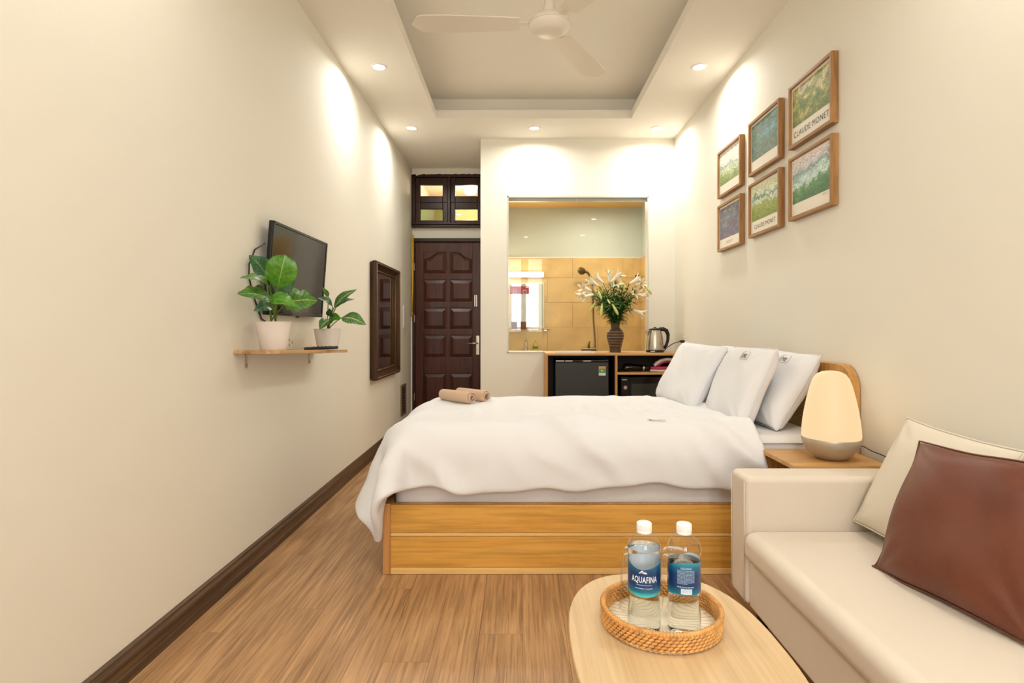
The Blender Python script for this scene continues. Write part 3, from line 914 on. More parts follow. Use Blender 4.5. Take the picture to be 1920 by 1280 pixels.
def cushion(name, label, cat, mtx, verts, faces, rim, scale, mat, group=None, piping=0.0, wob=0.0, seed=1, zfloor=None):
    rng = random.Random(seed)
    P = [Vector((p[0] * scale[0], p[1] * scale[1], p[2] * scale[2])) for p in verts]
    if wob:
        a = [rng.uniform(0, 6.28) for _ in range(6)]
        for p in P:
            r = math.sin(p.x * 13 + a[0] + 4 * p.y) * math.sin(p.y * 17 + a[1]) + 0.6 * math.sin(p.x * 29 + a[2] - p.y * 21)
            p.z += wob * r
    W = [mtx @ p for p in P]
    if zfloor is not None:
        for p in W:                                   # settle on what carries it
            if p.z < zfloor: p.z = zfloor + (p.z - zfloor) * 0.06
    lo = Vector((sum(p.x for p in W) / len(W), sum(p.y for p in W) / len(W), min(p.z for p in W)))
    root = thing(name, label, cat, lo, group=group)
    b = MB(); b.v = [tuple(p) for p in W]; b.f = faces
    o = b.build('cover', mat, root, smooth=True)
    s = o.modifiers.new('sub', 'SUBSURF'); s.levels = 1; s.render_levels = 2
    if piping:
        lp = [W[i] for i in rim]
        MB().tube(lp + [lp[0]], piping, 6, cap=False).build('seam', mat, root, smooth=True)
    return root, P, mtx
PL_SC = (0.90, 0.89, 0.56)
specs = [
    ('white pillow propped against the cane headboard, nearest the lamp', (1.285, 2.955, 0.775), 0.52, 0.02, 0.02, 3),
    ('white pillow leaning in front, with a dark monogram near its top edge', (1.125, 2.98, 0.785), 0.40, -0.02, -0.02, 5),
    ('white pillow slumped at the far side of the bed, covering the iron', (1.025, 3.50, 0.795), 0.52, 0.14, 0.03, 9),
    ('white pillow hidden behind the slumped one at the headboard', (1.24, 3.52, 0.775), 0.46, 0.0, 0.0, 12),
]
pr = []
for lab, c, th, yaw, roll, seed in specs:
    pr.append(cushion('pillow', lab, 'pillow', lean(c, th, yaw, roll), pv, pf, prim, PL_SC, M['pillow'], 'white pillows on the bed', 0.003, 0.004, seed, 0.606))
for k in (0, 1):
    root, P, mtx = pr[k]
    def pfn(x, y, P=P, mtx=mtx, k=k):
        # the pillow's front is its -z side; letters run along -x so that they read from the foot of the bed
        cx, cy = (-0.105, 0.135)
        X, Y = cx - x, cy + y
        best = sorted((((p.x - X) ** 2 + (p.y - Y) ** 2), p.z) for p in P if p.z < -0.001)[:4]
        w = [1 / (q + 1e-5) for q, _ in best]
        z = sum(a * c for a, (_, c) in zip(w, best)) / sum(w)
        return mtx @ Vector((X, Y, z - 0.003))
    monogram('monogram', pfn, root, 0.8)

# ------------------------------------------------ rolled towels
def towel(name, label, p, q, r, seed):
    p, q = Vector(p), Vector(q)
    ax = (q - p); Ln = ax.length; ax.normalize()
    side = Vector((0, 0, 1)).cross(ax).normalized()
    up = ax.cross(side)
    root = thing(name, label, 'towel', (p + q) / 2 - Vector((0, 0, r)), group='rolled towels on the duvet')
    rng = random.Random(seed)
    turns, n, th = 3.0, 90, 0.0058
    prof = []
    for i in range(n + 1):
        t = i / n; a = turns * 2 * PI * t - 1.9
        rr = 0.008 + (r - 0.008 - th / 2) * t
        rr *= 1 + 0.05 * math.sin(3 * a + seed)
        prof.append((a, rr))
    steps = [(0.0, 0.95), (0.015, 1.0)] + [(0.5, 1.02 if seed % 2 else 1.0)] + [(0.985, 1.0), (1.0, 0.95)]
    v, f = [], []
    m = len(steps)
    for a, rr in prof:
        for s_, k_ in steps:
            for dr in (-th / 2, th / 2):
                R_ = (rr + dr * 0.86) * k_
                zz_ = R_ * math.sin(a) * 0.86
                v.append(p + ax * (s_ * Ln + 0.006 * math.sin(a * 0.7 + seed) * (1 if s_ > 0.9 else 0)) + side * (R_ * math.cos(a) * 1.04) + up * (zz_ + 0.0))
    w = 2 * m
    for i in range(n):
        for s_ in range(m - 1):
            for d_ in (0, 1):
                A = i * w + s_ * 2 + d_
                f.append((A, A + 2, A + w + 2, A + w))
        for s_ in (0, m - 1):
            A = i * w + s_ * 2
            f.append((A, A + 1, A + w + 1, A + w))
    b = MB().add(v, f)
    b.build('roll', M['towel'], root, smooth=True)
    return root
zt_ = duvet_z(-0.34, 3.36)
rt = 0.040
towel('rolled_towel', 'beige rolled towel lying in front of the other on the duvet', (-0.445, 3.43, zt_ + rt * 0.88), (-0.262, 3.26, zt_ + rt * 0.88), rt, 1)
towel('rolled_towel', 'beige rolled towel lying behind the other on the duvet', (-0.358, 3.50, zt_ + rt * 0.88), (-0.182, 3.335, zt_ + rt * 0.88), rt, 2)

# ================================================================== NIGHTSTAND AND LAMP
ns = thing('nightstand', 'small oak nightstand squeezed between bed and sofa', 'nightstand', (1.255, 2.38, 0))
NX0, NX1, NY0, NY1, NZ = 1.05, 1.418, 2.215, 2.528, 0.552
MB().box(NX0, NX1, NY0, NY1, NZ - 0.018, NZ).build('top', M['oak_x'], ns, bevel=0.0015, seg=1)
MB().box(NX0 + 0.001, NX1, NY1 - 0.018, NY1 - 0.0005, 0, NZ - 0.018).build('side_panel', M['oak_z'], ns)
MB().box(NX0 + 0.001, NX1, NY0 + 0.0005, NY0 + 0.018, 0, NZ - 0.018).build('side_panel', M['oak_z'], ns)
MB().box(NX1 - 0.012, NX1, NY0 + 0.018, NY1 - 0.018, 0.04, NZ - 0.018).build('back_panel', M['oak_z'], ns)
MB().box(NX0 + 0.002, NX1 - 0.012, NY0 + 0.018, NY1 - 0.018, 0.30, 0.318).build('shelf', M['oak_y'], ns)
MB().box(NX0 + 0.002, NX1 - 0.012, NY0 + 0.018, NY1 - 0.018, 0.04, 0.058).build('bottom', M['oak_y'], ns)
fr_ = MB().box(NX0 + 0.004, NX0 + 0.02, NY0 + 0.02, NY1 - 0.02, 0.06, 0.296).build('drawer_front', M['oak_y'], ns, bevel=0.002)
MB().cyl((NX0 + 0.004, 2.37, 0.18), (NX0 - 0.018, 2.37, 0.18), 0.012, 14).build('knob', M['steel'], fr_)

LX, LY = 1.255, 2.338
lp = thing('table_lamp', 'glowing egg-shaped table lamp with silver bowl base on the nightstand', 'lamp', (LX, LY, NZ))
MB().lathe([(0.0, 0.0005), (0.046, 0.0005), (0.060, 0.006), (0.082, 0.024), (0.098, 0.046), (0.1065, 0.068), (0.109, 0.084), (0.1075, 0.087)], 48, (LX, LY, NZ), cap0=False, cap1=False).build('base', M['silver'], lp, smooth=True)
lamp_glow = glow('lamp glow', (1.0, 0.68, 0.36, 1), 0.76, True)
lamp_glow.node_tree.nodes['Principled BSDF'].inputs['Base Color'].default_value = rgb(92, 82, 70)
sh = MB().lathe([(0.1065, 0.085), (0.1085, 0.095), (0.1075, 0.12), (0.104, 0.155), (0.097, 0.20), (0.088, 0.245), (0.077, 0.29), (0.066, 0.322), (0.053, 0.340), (0.034, 0.350), (0.015, 0.3535), (0.0, 0.354)], 48, (LX, LY, NZ), cap0=False, cap1=False).build('lamp_shade', lamp_glow, lp, smooth=True)
b = MB().tube([(LX + 0.10, LY + 0.02, NZ + 0.05), (LX + 0.14, LY + 0.015, NZ + 0.046), (LX + 0.165, LY - 0.0, NZ + 0.03), (LX + 0.185, LY - 0.03, NZ + 0.022), (LX + 0.20, LY - 0.07, NZ + 0.012)], 0.0022, 6)
b.build('cord', M['blackp'], lp, smooth=True)
MB().cyl((LX + 0.094, LY + 0.02, NZ + 0.051), (LX + 0.122, LY + 0.018, NZ + 0.049), 0.005, 8).build('cord_grip', M['blackp'], lp)

# ================================================================== SOFA
sf = thing('sofa', 'cream faux leather sofa with a low boxy arm', 'sofa', (1.12, 1.17, 0))
SX0, SX1, SY0, SY1 = 0.800, 1.455, 0.10, 2.198
AZ = 0.552
MB().box(SX0, SX1, 2.050, SY1, 0.098, AZ).build('arm', M['sofa'], sf, bevel=0.022, seg=4)
MB().box(SX0, SX1, SY0, SY0 + 0.148, 0.098, AZ).build('arm', M['sofa'], sf, bevel=0.022, seg=4)
MB().box(SX0 + 0.012, SX1, SY0 + 0.148, 2.050, 0.098, 0.262).build('base', M['sofa'], sf, bevel=0.008, seg=2)
MB().box(SX0 - 0.018, SX1 - 0.10, SY0 + 0.150, 2.048, 0.263, 0.372).build('seat_cushion', M['sofa'], sf, bevel=0.042, seg=6)
MB().box(SX1 - 0.13, SX1, SY0 + 0.148, 2.050, 0.262, 0.60).build('back', M['sofa'], sf, bevel=0.03, seg=4)
b = MB()
for yy in (2.063, 2.185):
    pts = [(SX0 - 0.0005, yy, 0.11), (SX0 - 0.0005, yy, AZ - 0.02)]
    b.tube(pts, 0.0018, 5)
b.build('arm_seam', M['sofa'], sf, smooth=True)
for xx in (SX0 + 0.08, SX1 - 0.08):
    for yy in (SY0 + 0.1, SY1 - 0.1):
        MB().lathe([(0.018, 0.0), (0.026, 0.1)], 14, (xx, yy, 0)).build('foot', M['blackp'], sf, smooth=False)
# cushions
cushion('cushion', 'beige canvas cushion leaning in the corner of the sofa', 'cushion', lean((1.268, 1.80, 0.575), 0.46, 0.05, 0.05), cv, cf, crim, (0.98, 0.90, 0.46), M['linen'], 'cushions on the sofa', 0.003, 0.002, 4, 0.376)
cushion('cushion', 'brown faux leather cushion in front of the beige one', 'cushion', lean((1.165, 1.515, 0.56), 0.44, 0.14, -0.05), cv, cf, crim, (0.98, 0.92, 0.50), M['leather'], 'cushions on the sofa', 0.003, 0.006, 7, 0.376)

# ================================================================== COFFEE TABLE, TRAY, BOTTLES
TCX, TCY, TZ = 0.318, 1.172, 0.440
tb = thing('coffee_table', 'low pale ash coffee table with rounded oval top', 'table', (TCX, TCY, 0))
def sup(hx, hy, n=2.6, k=96):
    out = []
    for i in range(k):
        a = 2 * PI * i / k; c, s = math.cos(a), math.sin(a)
        out.append((TCX + hx * math.copysign(abs(c) ** (2 / n), c), TCY + hy * math.copysign(abs(s) ** (2 / n), s)))
    return out
MB().prism(sup(0.213, 0.345), TZ - 0.018, TZ).build('table_top', M['tabletop'], tb, bevel=0.004, seg=3)
MB().ring(sup(0.165, 0.285), sup(0.150, 0.270), TZ - 0.055, TZ - 0.018).build('apron', M['tabletop'], tb)
for sx in (-1, 1):
    for sy in (-1, 1):
        MB().cyl((TCX + sx * 0.12, TCY + sy * 0.21, TZ - 0.018), (TCX + sx * 0.145, TCY + sy * 0.25, 0.0), 0.019, 14, 0.012).build('leg', M['tabletop'], tb, auto=40)

RX, RY, RR = 0.308, 1.262, 0.1275
tr = thing('rattan_tray', 'round woven rattan tray with pale base on the coffee table', 'tray', (RX, RY, TZ))
bs = MB().lathe([(RR - 0.004, 0.001), (RR - 0.004, 0.005), (0.0, 0.006)], 64, (RX, RY, TZ), cap1=False)
m_, nt_, p_, L_ = nodes_of('pale rattan base')
tc_ = nt_.nodes.new('ShaderNodeTexCoord'); wv = nt_.nodes.new('ShaderNodeTexGradient'); wv.gradient_type = 'RADIAL'
L_.new(tc_.outputs['Object'], wv.inputs['Vector'])
mu_ = nt_.nodes.new('ShaderNodeMath'); mu_.operation = 'MULTIPLY'; mu_.inputs[1].default_value = 44
fr2 = nt_.nodes.new('ShaderNodeMath'); fr2.operation = 'PINGPONG'; fr2.inputs[1].default_value = 0.5
rp_ = nt_.nodes.new('ShaderNodeValToRGB'); e_ = rp_.color_ramp.elements
e_[0].position = 0.0; e_[0].color = rgb(216, 182, 126); e_[1].position = 0.2; e_[1].color = rgb(240, 230, 208)
L_.new(wv.outputs['Fac'], mu_.inputs[0]); L_.new(mu_.outputs[0], fr2.inputs[0]); L_.new(fr2.outputs[0], rp_.inputs['Fac']); L_.new(rp_.outputs[0], p_.inputs['Base Color'])
p_.inputs['Roughness'].default_value = 0.5
bs.build('tray_base', m_, tr)
b = MB()
rows_n, cnt = 5, 66
for r_ in range(rows_n):
    z = TZ + 0.004 + 0.0064 * r_ + 0.003
    for i in range(cnt):
        a = 2 * PI * (i + (0.5 if r_ % 2 else 0)) / cnt
        da = 2 * PI / cnt * 0.62
        pts = []
        for q in range(4):
            t = q / 3.0
            aa = a + (t - 0.5) * 2 * da
            rr = RR - 0.005 + 0.0052 * math.sin(PI * t)
            pts.append((RX + rr * math.cos(aa), RY + rr * math.sin(aa), z + 0.0045 * (t - 0.5)))
        b.tube(pts, [0.0016, 0.0031, 0.0031, 0.0016], 6)
        pts = [(RX + (2 * (RR - 0.004) - math.hypot(x - RX, y - RY)) * math.cos(math.atan2(y - RY, x - RX) + PI / cnt), RY + (2 * (RR - 0.004) - math.hypot(x - RX, y - RY)) * math.sin(math.atan2(y - RY, x - RX) + PI / cnt), z_) for x, y, z_ in pts]
        b.tube(pts, [0.0016, 0.0030, 0.0030, 0.0016], 5)
tag(b.build('weave', M['rattan'], tr, smooth=True), kind='stuff')
b = MB()
lp_ = []
for i in range(73):
    a = 2 * PI * i / 72; lp_.append((RX + (RR - 0.003) * math.cos(a), RY + (RR - 0.003) * math.sin(a), TZ + 0.0385))
b.tube(lp_, 0.0052, 8, cap=False)
for i in range(120):                                  # wrapping strands
    a = 2 * PI * i / 120
    lp_ = []
    for q in range(7):
        t = 2 * PI * q / 6
        aa = a + 0.03 * q / 6
        rr = RR - 0.003 + 0.0055 * math.cos(t)
        lp_.append((RX + rr * math.cos(aa), RY + rr * math.sin(aa), TZ + 0.0385 + 0.0055 * math.sin(t)))
    b.tube(lp_, 0.0015, 4)
b.build('rim', M['rattan'], tr, smooth=True)

# bottles
M['pet'] = thin_glass('clear bottle plastic', (0.97, 0.98, 0.98, 1), 1.6, 1.45, 0.03)
M['water'] = plain('water', (0.99, 1, 1, 1), 0.0, trans=1.0, ior=1.2)
M['cap'] = plain('white bottle cap', rgb(240, 238, 236), 0.4)
M['blue_print'] = None
def label_mat(name, seed):
    m, nt, p, L = nodes_of(name); N = nt.nodes.new
    tc = N('ShaderNodeTexCoord'); sp = N('ShaderNodeSeparateXYZ'); L.new(tc.outputs['Object'], sp.inputs[0])
    mr = N('ShaderNodeMapRange'); mr.inputs[1].default_value = 0.088; mr.inputs[2].default_value = 0.158
    L.new(sp.outputs[2], mr.inputs[0])
    r = N('ShaderNodeValToRGB'); e = r.color_ramp.elements
    e[0].position = 0.0; e[0].color = rgb(70, 190, 190); e[1].position = 1.0; e[1].color = rgb(60, 150, 170)
    for pos, c in ((0.10, rgb(20, 110, 140)), (0.28, rgb(22, 58, 108)), (0.62, rgb(22, 54, 104)), (0.82, rgb(18, 100, 136))):
        q = e.new(pos); q.color = c
    L.new(mr.outputs[0], r.inputs['Fac']); L.new(r.outputs[0], p.inputs['Base Color'])
    p.inputs['Roughness'].default_value = 0.3
    return m
M['print_white'] = plain('white print', rgb(236, 240, 244), 0.4)
M['print_lining'] = plain('pale inside of the label', rgb(206, 214, 222), 0.5)
M['print_pale'] = plain('pale blue print', rgb(160, 190, 216), 0.4)
M['print_pink'] = plain('pink print', rgb(214, 60, 120), 0.4)
bottle_label = label_mat('bottle label print', 1)
RB = 0.034
bprof = [(0.0, 0.006), (0.016, 0.004), (0.027, 0.0005), (0.032, 0.006), (0.0345, 0.016), (0.0345, 0.034), (0.033, 0.050), (0.0318, 0.060), (0.0318, 0.084), (0.033, 0.087), (0.033, 0.162), (0.0345, 0.166), (0.0348, 0.176), (0.033, 0.186), (0.027, 0.196), (0.019, 0.203), (0.0145, 0.207), (0.0135, 0.212), (0.0135, 0.220)]
def wrap(mb, geo, r, a0, z, sx=1.0, sy=1.0, lift=0.0):
    """flat lettering laid round an upright cylinder; a0 is the angle of its middle"""
    v, f = geo
    w = []
    for x, y, _ in v:
        a = a0 + x * sx / r
        w.append(((r + lift) * math.cos(a), (r + lift) * math.sin(a), z + y * sy))
    mb.add(w, f)
def strip(mb, r, a0, a1, z0, z1, n=6):
    v, f = [], []
    for i in range(n + 1):
        a = a0 + (a1 - a0) * i / n
        v += [(r * math.cos(a), r * math.sin(a), z0), (r * math.cos(a), r * math.sin(a), z1)]
    f = [(2 * i, 2 * i + 2, 2 * i + 3, 2 * i + 1) for i in range(n)]
    mb.add(v, f)
def bottle(label, x, y, front, level, seed):
    """front: angle (from +x) that the brand side of the label faces"""
    root = thing('water_bottle', label, 'bottle', (x, y, TZ + 0.006), group='water bottles on the rattan tray')
    o = MB().lathe(bprof, 48, cap0=False, cap1=False)
    o.build('bottle_body', M['pet'], root, smooth=True, world=False)
    wp = [(max(0, r - 0.0009), z + 0.0008) for r, z in bprof if z < level]
    wp.append((wp[-1][0], level)); wp.append((0.0, level))
    MB().lathe(wp, 48, cap0=False, cap1=False).build('water', M['water'], root, smooth=True, world=False)
    cp = MB().lathe([(0.0150, 0.2075), (0.0153, 0.209), (0.0153, 0.2125), (0.0150, 0.2130), (0.0152, 0.2135), (0.0152, 0.2265), (0.0138, 0.2285), (0.0, 0.2290)], 40, cap0=False, cap1=False).build('cap', M['cap'], root, smooth=True, world=False)
    rb = MB()
    for i in range(40):
        a = 2 * PI * i / 40
        rb.box(0.0150, 0.0157, -0.0005, 0.0005, 0.214, 0.2262, Matrix.Rotation(a, 4, 'Z'))
    rb.build('cap_ribs', M['cap'], cp, world=False)
    # label band, its top edge dipping on the brand side
    v, f = [], []
    n = 72
    r = 0.0336
    for i in range(n):
        a = 2 * PI * i / n
        d = math.cos(a - front)
        zt = 0.156 - 0.016 * max(0, d) ** 2.0 + 0.002 * math.sin(3 * a)
        zb_ = 0.092 - 0.007 * max(0, d) ** 1.5
        v += [(r * math.cos(a), r * math.sin(a), zb_), (r * math.cos(a), r * math.sin(a), zt)]
    f = [(2 * i, 2 * ((i + 1) % n), 2 * ((i + 1) % n) + 1, 2 * i + 1) for i in range(n)]
    lb_ = MB().add(v, f).build('label', bottle_label, root, smooth=True, world=False)
    MB().add([(x * 0.988, y * 0.988, z) for x, y, z in v], f).build('label_lining', M['print_lining'], lb_, smooth=True, world=False)
    w_ = MB(); wrap(w_, text_geo('AQUAFINA', 0.0135, bold=0.0002, spacing=1.08), r, front, 0.1205, 0.76, 1.3, 0.0004)
    # white mountain
    strip(w_, r + 0.0004, front - 0.24, front + 0.10, 0.1345, 0.1352, 4)
    rr_ = r + 0.0005
    P_ = lambda a, z: (rr_ * math.cos(front + a), rr_ * math.sin(front + a), z)
    w_.add([P_(-0.34, 0.1335), P_(0.12, 0.1335), P_(-0.12, 0.1405)], [(0, 1, 2)])
    w_.add([P_(-0.05, 0.1335), P_(0.20, 0.1335), P_(0.08, 0.1375)], [(0, 1, 2)])
    w_.build('brand_lettering', M['print_white'], lb_, world=False)
    p2 = MB(); p2.add([P_(-0.02, 0.1362), P_(0.08, 0.1362), P_(0.03, 0.1398)], [(0, 1, 2)])
    p2.build('pink_mark', M['print_pink'], lb_, world=False)
    p2 = MB(); strip(p2, r + 0.0005, front + 0.04, front + 0.14, 0.1015, 0.1048, 3)
    p2.build('pink_mark', M['print_pink'], lb_, world=False)
    s_ = MB()
    strip(s_, r + 0.0004, front - 0.50, front + 0.46, 0.1095, 0.1107); strip(s_, r + 0.0004, front - 0.56, front - 0.02, 0.1024, 0.1040); strip(s_, r + 0.0004, front + 0.17, front + 0.52, 0.1024, 0.1040)
    # the small print on the back
    back = front + 2.05
    rg = random.Random(seed)
    wrap(s_, text_geo('AQUAFINA', 0.0052, bold=0.0002), r, back, 0.1462, 0.85, 1.1, 0.0004)
    for k in range(11):
        z = 0.1410 - 0.0026 * k
        a = back - 0.52
        end = back + (0.52 if k < 10 else 0.1)
        while a < end:
            wd = rg.uniform(0.03, 0.14); strip(s_, r + 0.0004, a, min(end, a + wd), z, z + 0.0013, 2); a += wd + 0.022
    a = back - 0.52
    while a < back + 0.5:
        wd = rg.uniform(0.05, 0.16); strip(s_, r + 0.0004, a, a + wd, 0.1075, 0.1098, 2); a += wd + 0.03
    tag(s_.build('small_print', M['print_pale'], lb_, world=False), kind='stuff')
    bc = MB(); strip(bc, r + 0.0004, back - 0.30, back + 0.36, 0.0945, 0.1055)
    bc.build('barcode_field', M['print_white'], lb_, world=False)
    bb_ = MB(); a = back - 0.27
    while a < back + 0.32:
        wd = rg.choice((0.006, 0.01, 0.016)); strip(bb_, r + 0.0007, a, a + wd, 0.0970, 0.1050, 1); a += wd + rg.choice((0.012, 0.018))
    bb_.build('barcode', M['print_pale'], lb_, world=False)
    return root
toward = math.atan2(-1.214, -0.262)
bottle('water bottle turned brand side forward on the rattan tray', 0.262, 1.216, toward + 0.0, 0.178, 3)
bottle('water bottle showing its small print, beside the sofa', 0.3435, 1.210, toward - 2.05 + 0.06, 0.152, 6)
M['tumbler'] = thin_glass('tumbler glass', (0.98, 0.985, 0.975, 1), 1.5, 1.5)
for lab, x, y in (('upturned glass tumbler behind the brand side bottle', 0.262, 1.316), ('upturned glass tumbler behind the small print bottle', 0.350, 1.312)):
    t = thing('glass_tumbler', lab, 'glass', (x, y, TZ + 0.006), group='upturned tumblers on the rattan tray')
    MB().lathe([(0.0335, 0.0), (0.0362, 0.0005), (0.0345, 0.04), (0.0265, 0.128), (0.0235, 0.133), (0.0, 0.134)], 40, cap0=False, cap1=False).build('bowl', M['tumbler'], t, smooth=True, world=False)
    MB().lathe([(0.0335, 0.0), (0.0322, 0.04), (0.0245, 0.118), (0.0, 0.120)], 40, cap0=False, cap1=False).build('inner_wall', M['tumbler'], t, smooth=True, world=False)

# ================================================================== CABINET UNDER THE BATHROOM WINDOW
CY, CZ = 5.06, 0.850
cb = thing('low_cabinet', 'open oak cabinet beneath the bathroom window', 'cabinet', (0.85, 5.26, 0))
CX0, CX1, CT = 0.2326, 1.455, 0.019
MB().box(CX0, CX1, CY, YB - 0.02, CZ - CT, CZ).build('top', M['oak_x'], cb, bevel=0.0015, seg=1)
for xx in (CX0, 0.838, CX1 - CT):
    MB().box(xx, xx + CT, CY + 0.0005, YB - 0.02, 0, CZ - CT).build('upright', M['oak_z'], cb)
MB().box(0.857, CX1 - CT, CY + 0.002, YB - 0.03, 0.665, 0.684).build('shelf', M['oak_x'], cb)
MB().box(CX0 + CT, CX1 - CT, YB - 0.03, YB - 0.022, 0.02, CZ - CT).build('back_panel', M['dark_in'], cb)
MB().box(0.857, CX1 - CT, CY + 0.002, YB - 0.03, 0.35, 0.369).build('shelf', M['oak_x'], cb)
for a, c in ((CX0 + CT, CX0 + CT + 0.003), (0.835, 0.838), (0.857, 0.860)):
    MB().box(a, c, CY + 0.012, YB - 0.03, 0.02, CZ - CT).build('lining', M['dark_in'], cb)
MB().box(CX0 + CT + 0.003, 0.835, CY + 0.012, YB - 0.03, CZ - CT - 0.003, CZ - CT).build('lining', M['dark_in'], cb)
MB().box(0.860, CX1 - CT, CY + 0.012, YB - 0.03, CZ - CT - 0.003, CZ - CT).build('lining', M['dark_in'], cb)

fg = thing('mini_fridge', 'black mini fridge with an energy sticker inside the cabinet', 'fridge', (0.55, 5.26, 0))
M['fridge'] = plain('dark grey fridge skin', rgb(44, 45, 44), 0.45, bump=0.15, bscale=300)
FX0, FX1 = 0.318, 0.785
MB().box(FX0, FX1, 5.125, YB - 0.05, 0.03, 0.79).build('body', M['blackp'], fg, bevel=0.004)
fd = MB().box(FX0, FX1, 5.082, 5.123, 0.04, 0.772).build('door', M['fridge'], fg, bevel=0.006)
MB().box(FX0, FX1, 5.078, 5.124, 0.774, 0.792).build('door_top_trim', M['blackg'], fg, bevel=0.004)
for a, c in ((0.322, 0.395), (0.405, 0.47), (0.56, 0.63)):
    MB().box(a, c, 5.0765, 5.0785, 0.779, 0.786).build('chrome_strip', M['chrome'], fg)
MB().box(0.698, 0.758, 5.0805, 5.0822, 0.655, 0.735).build('energy_sticker', plain('sticker white', rgb(226, 224, 214), 0.5), fd)
MB().box(0.699, 0.757, 5.0798, 5.0807, 0.715, 0.734).build('orange_band', plain('sticker orange', rgb(224, 140, 70), 0.5), bpy.data.objects['energy_sticker'])
MB().box(0.699, 0.757, 5.0798, 5.0807, 0.678, 0.715).build('green_band', plain('sticker green', rgb(70, 150, 84), 0.5), bpy.data.objects['energy_sticker'])
v_, f_ = text_geo('A+', 0.022, bold=0.0005)
MB().add([(0.728 + x, 5.0795, 0.697 + y) for x, y, _ in v_], f_).build('sticker_mark', M['print_white'], bpy.data.objects['energy_sticker'])
for xx in (FX0 + 0.04, FX1 - 0.04):
    for yy in (5.15, YB - 0.09):
        MB().lathe([(0.016, 0), (0.016, 0.031)], 12, (xx, yy, 0)).build('foot', M['blackp'], fg)

mw = thing('microwave', 'black microwave on the lower cabinet shelf', 'microwave', (1.13, 5.26, 0.369))
M['mwglass'] = plain('dark oven window', rgb(48, 52, 48), 0.12)
MB().box(0.895, 1.40, 5.11, YB - 0.05, 0.381, 0.640).build('body', M['blackp'], mw, bevel=0.004)
MB().box(0.895, 0.965, 5.092, 5.112, 0.381, 0.640).build('control_panel', M['blackg'], mw, bevel=0.002)
dr_ = MB().box(0.968, 1.40, 5.090, 5.112, 0.381, 0.640).build('door', M['blackg'], mw, bevel=0.002)
MB().box(0.985, 1.38, 5.0885, 5.0905, 0.41, 0.585).build('window', M['mwglass'], dr_)
MB().box(0.903, 0.945, 5.0905, 5.0925, 0.614, 0.620).build('brand_mark', M['offwhite'], mw)
for z in (0.55, 0.46):
    MB().cyl((0.93, 5.092, z), (0.93, 5.080, z), 0.016, 18).build('dial', M['steel'], mw)
for xx in (0.92, 1.37):
    for yy in (5.13, YB - 0.08):
        MB().box(xx - 0.012, xx + 0.012, yy - 0.012, yy + 0.012, 0.369, 0.382).build('foot', M['blackp'], mw)

hd = thing('hair_dryer', 'black hair dryer lying on the cabinet shelf', 'hair dryer', (1.03, 5.2, 0.684))
hz_ = 0.684 + 0.036
MB().tube([(0.925, 5.16, hz_), (0.935, 5.16, hz_), (0.97, 5.16, hz_), (1.05, 5.165, hz_ - 0.003), (1.095, 5.17, hz_ - 0.004)], [0.022, 0.034, 0.036, 0.031, 0.027], 18, flat=1.0).build('barrel', M['blackg'], hd, smooth=True)
MB().tube([(1.095, 5.17, hz_ - 0.004), (1.112, 5.171, hz_ - 0.005)], [0.028, 0.028], 18).build('nozzle_ring', M['chrome'], hd, auto=40)
MB().tube([(1.112, 5.171, hz_ - 0.005), (1.150, 5.174, hz_ - 0.006)], [0.026, 0.022], 18).build('nozzle', M['blackp'], hd, auto=40)
MB().tube([(0.98, 5.175, hz_ - 0.005), (0.985, 5.22, hz_ - 0.012), (1.00, 5.30, hz_ - 0.018)], [0.018, 0.017, 0.015], 12).build('handle', M['blackp'], hd, smooth=True)
MB().tube([(0.93, 5.125, hz_ - 0.006), (0.96, 5.1225, hz_ + 0.004), (1.0, 5.125, hz_ + 0.006)], 0.003, 6).build('silver_line', M['chrome'], hd, smooth=True)
MB().tube([(1.00, 5.30, hz_ - 0.02), (0.95, 5.34, 0.690), (0.90, 5.28, 0.688), (0.885, 5.17, 0.688), (0.90, 5.12, 0.688)], 0.0035, 6).build('cord', M['blackp'], hd, smooth=True)

ir = thing('clothes_iron', 'pink and white clothes iron beside the hair dryer', 'iron', (1.26, 5.17, 0.684))
M['pink'] = plain('pink iron plastic', rgb(196, 62, 96), 0.35)
zi = 0.684
def foot_outline(s=1.0, z=0):
    pts = []
    for k in range(13):
        t = k / 12.0
        w = 0.052 * s * math.sin(min(1, t * 1.35) * PI / 2) ** 0.75
        pts.append((1.165 + 0.235 * t + (1 - s) * 0.02, w))
    return [(x, 5.17 - w) for x, w in pts] + [(x, 5.17 + w) for x, w in reversed(pts)][:-1]
MB().prism(foot_outline(), zi + 0.001, zi + 0.018).build('soleplate', M['white'], ir, bevel=0.003)
MB().prism(foot_outline(0.9), zi + 0.018, zi + 0.045).build('skirt', M['pink'], ir, bevel=0.006)
MB().tube([(1.205, 5.17, zi + 0.050), (1.225, 5.17, zi + 0.072), (1.26, 5.17, zi + 0.095), (1.31, 5.17, zi + 0.108), (1.36, 5.17, zi + 0.108), (1.39, 5.17, zi + 0.09), (1.395, 5.17, zi + 0.04)], [0.016, 0.017, 0.016, 0.015, 0.016, 0.018, 0.02], 12).build('handle', M['white'], ir, smooth=True)
MB().tube([(1.215, 5.17, zi + 0.045), (1.25, 5.17, zi + 0.070), (1.29, 5.17, zi + 0.088), (1.35, 5.17, zi + 0.092)], [0.016, 0.017, 0.014, 0.013], 12).build('grip', M['pink'], ir, smooth=True)

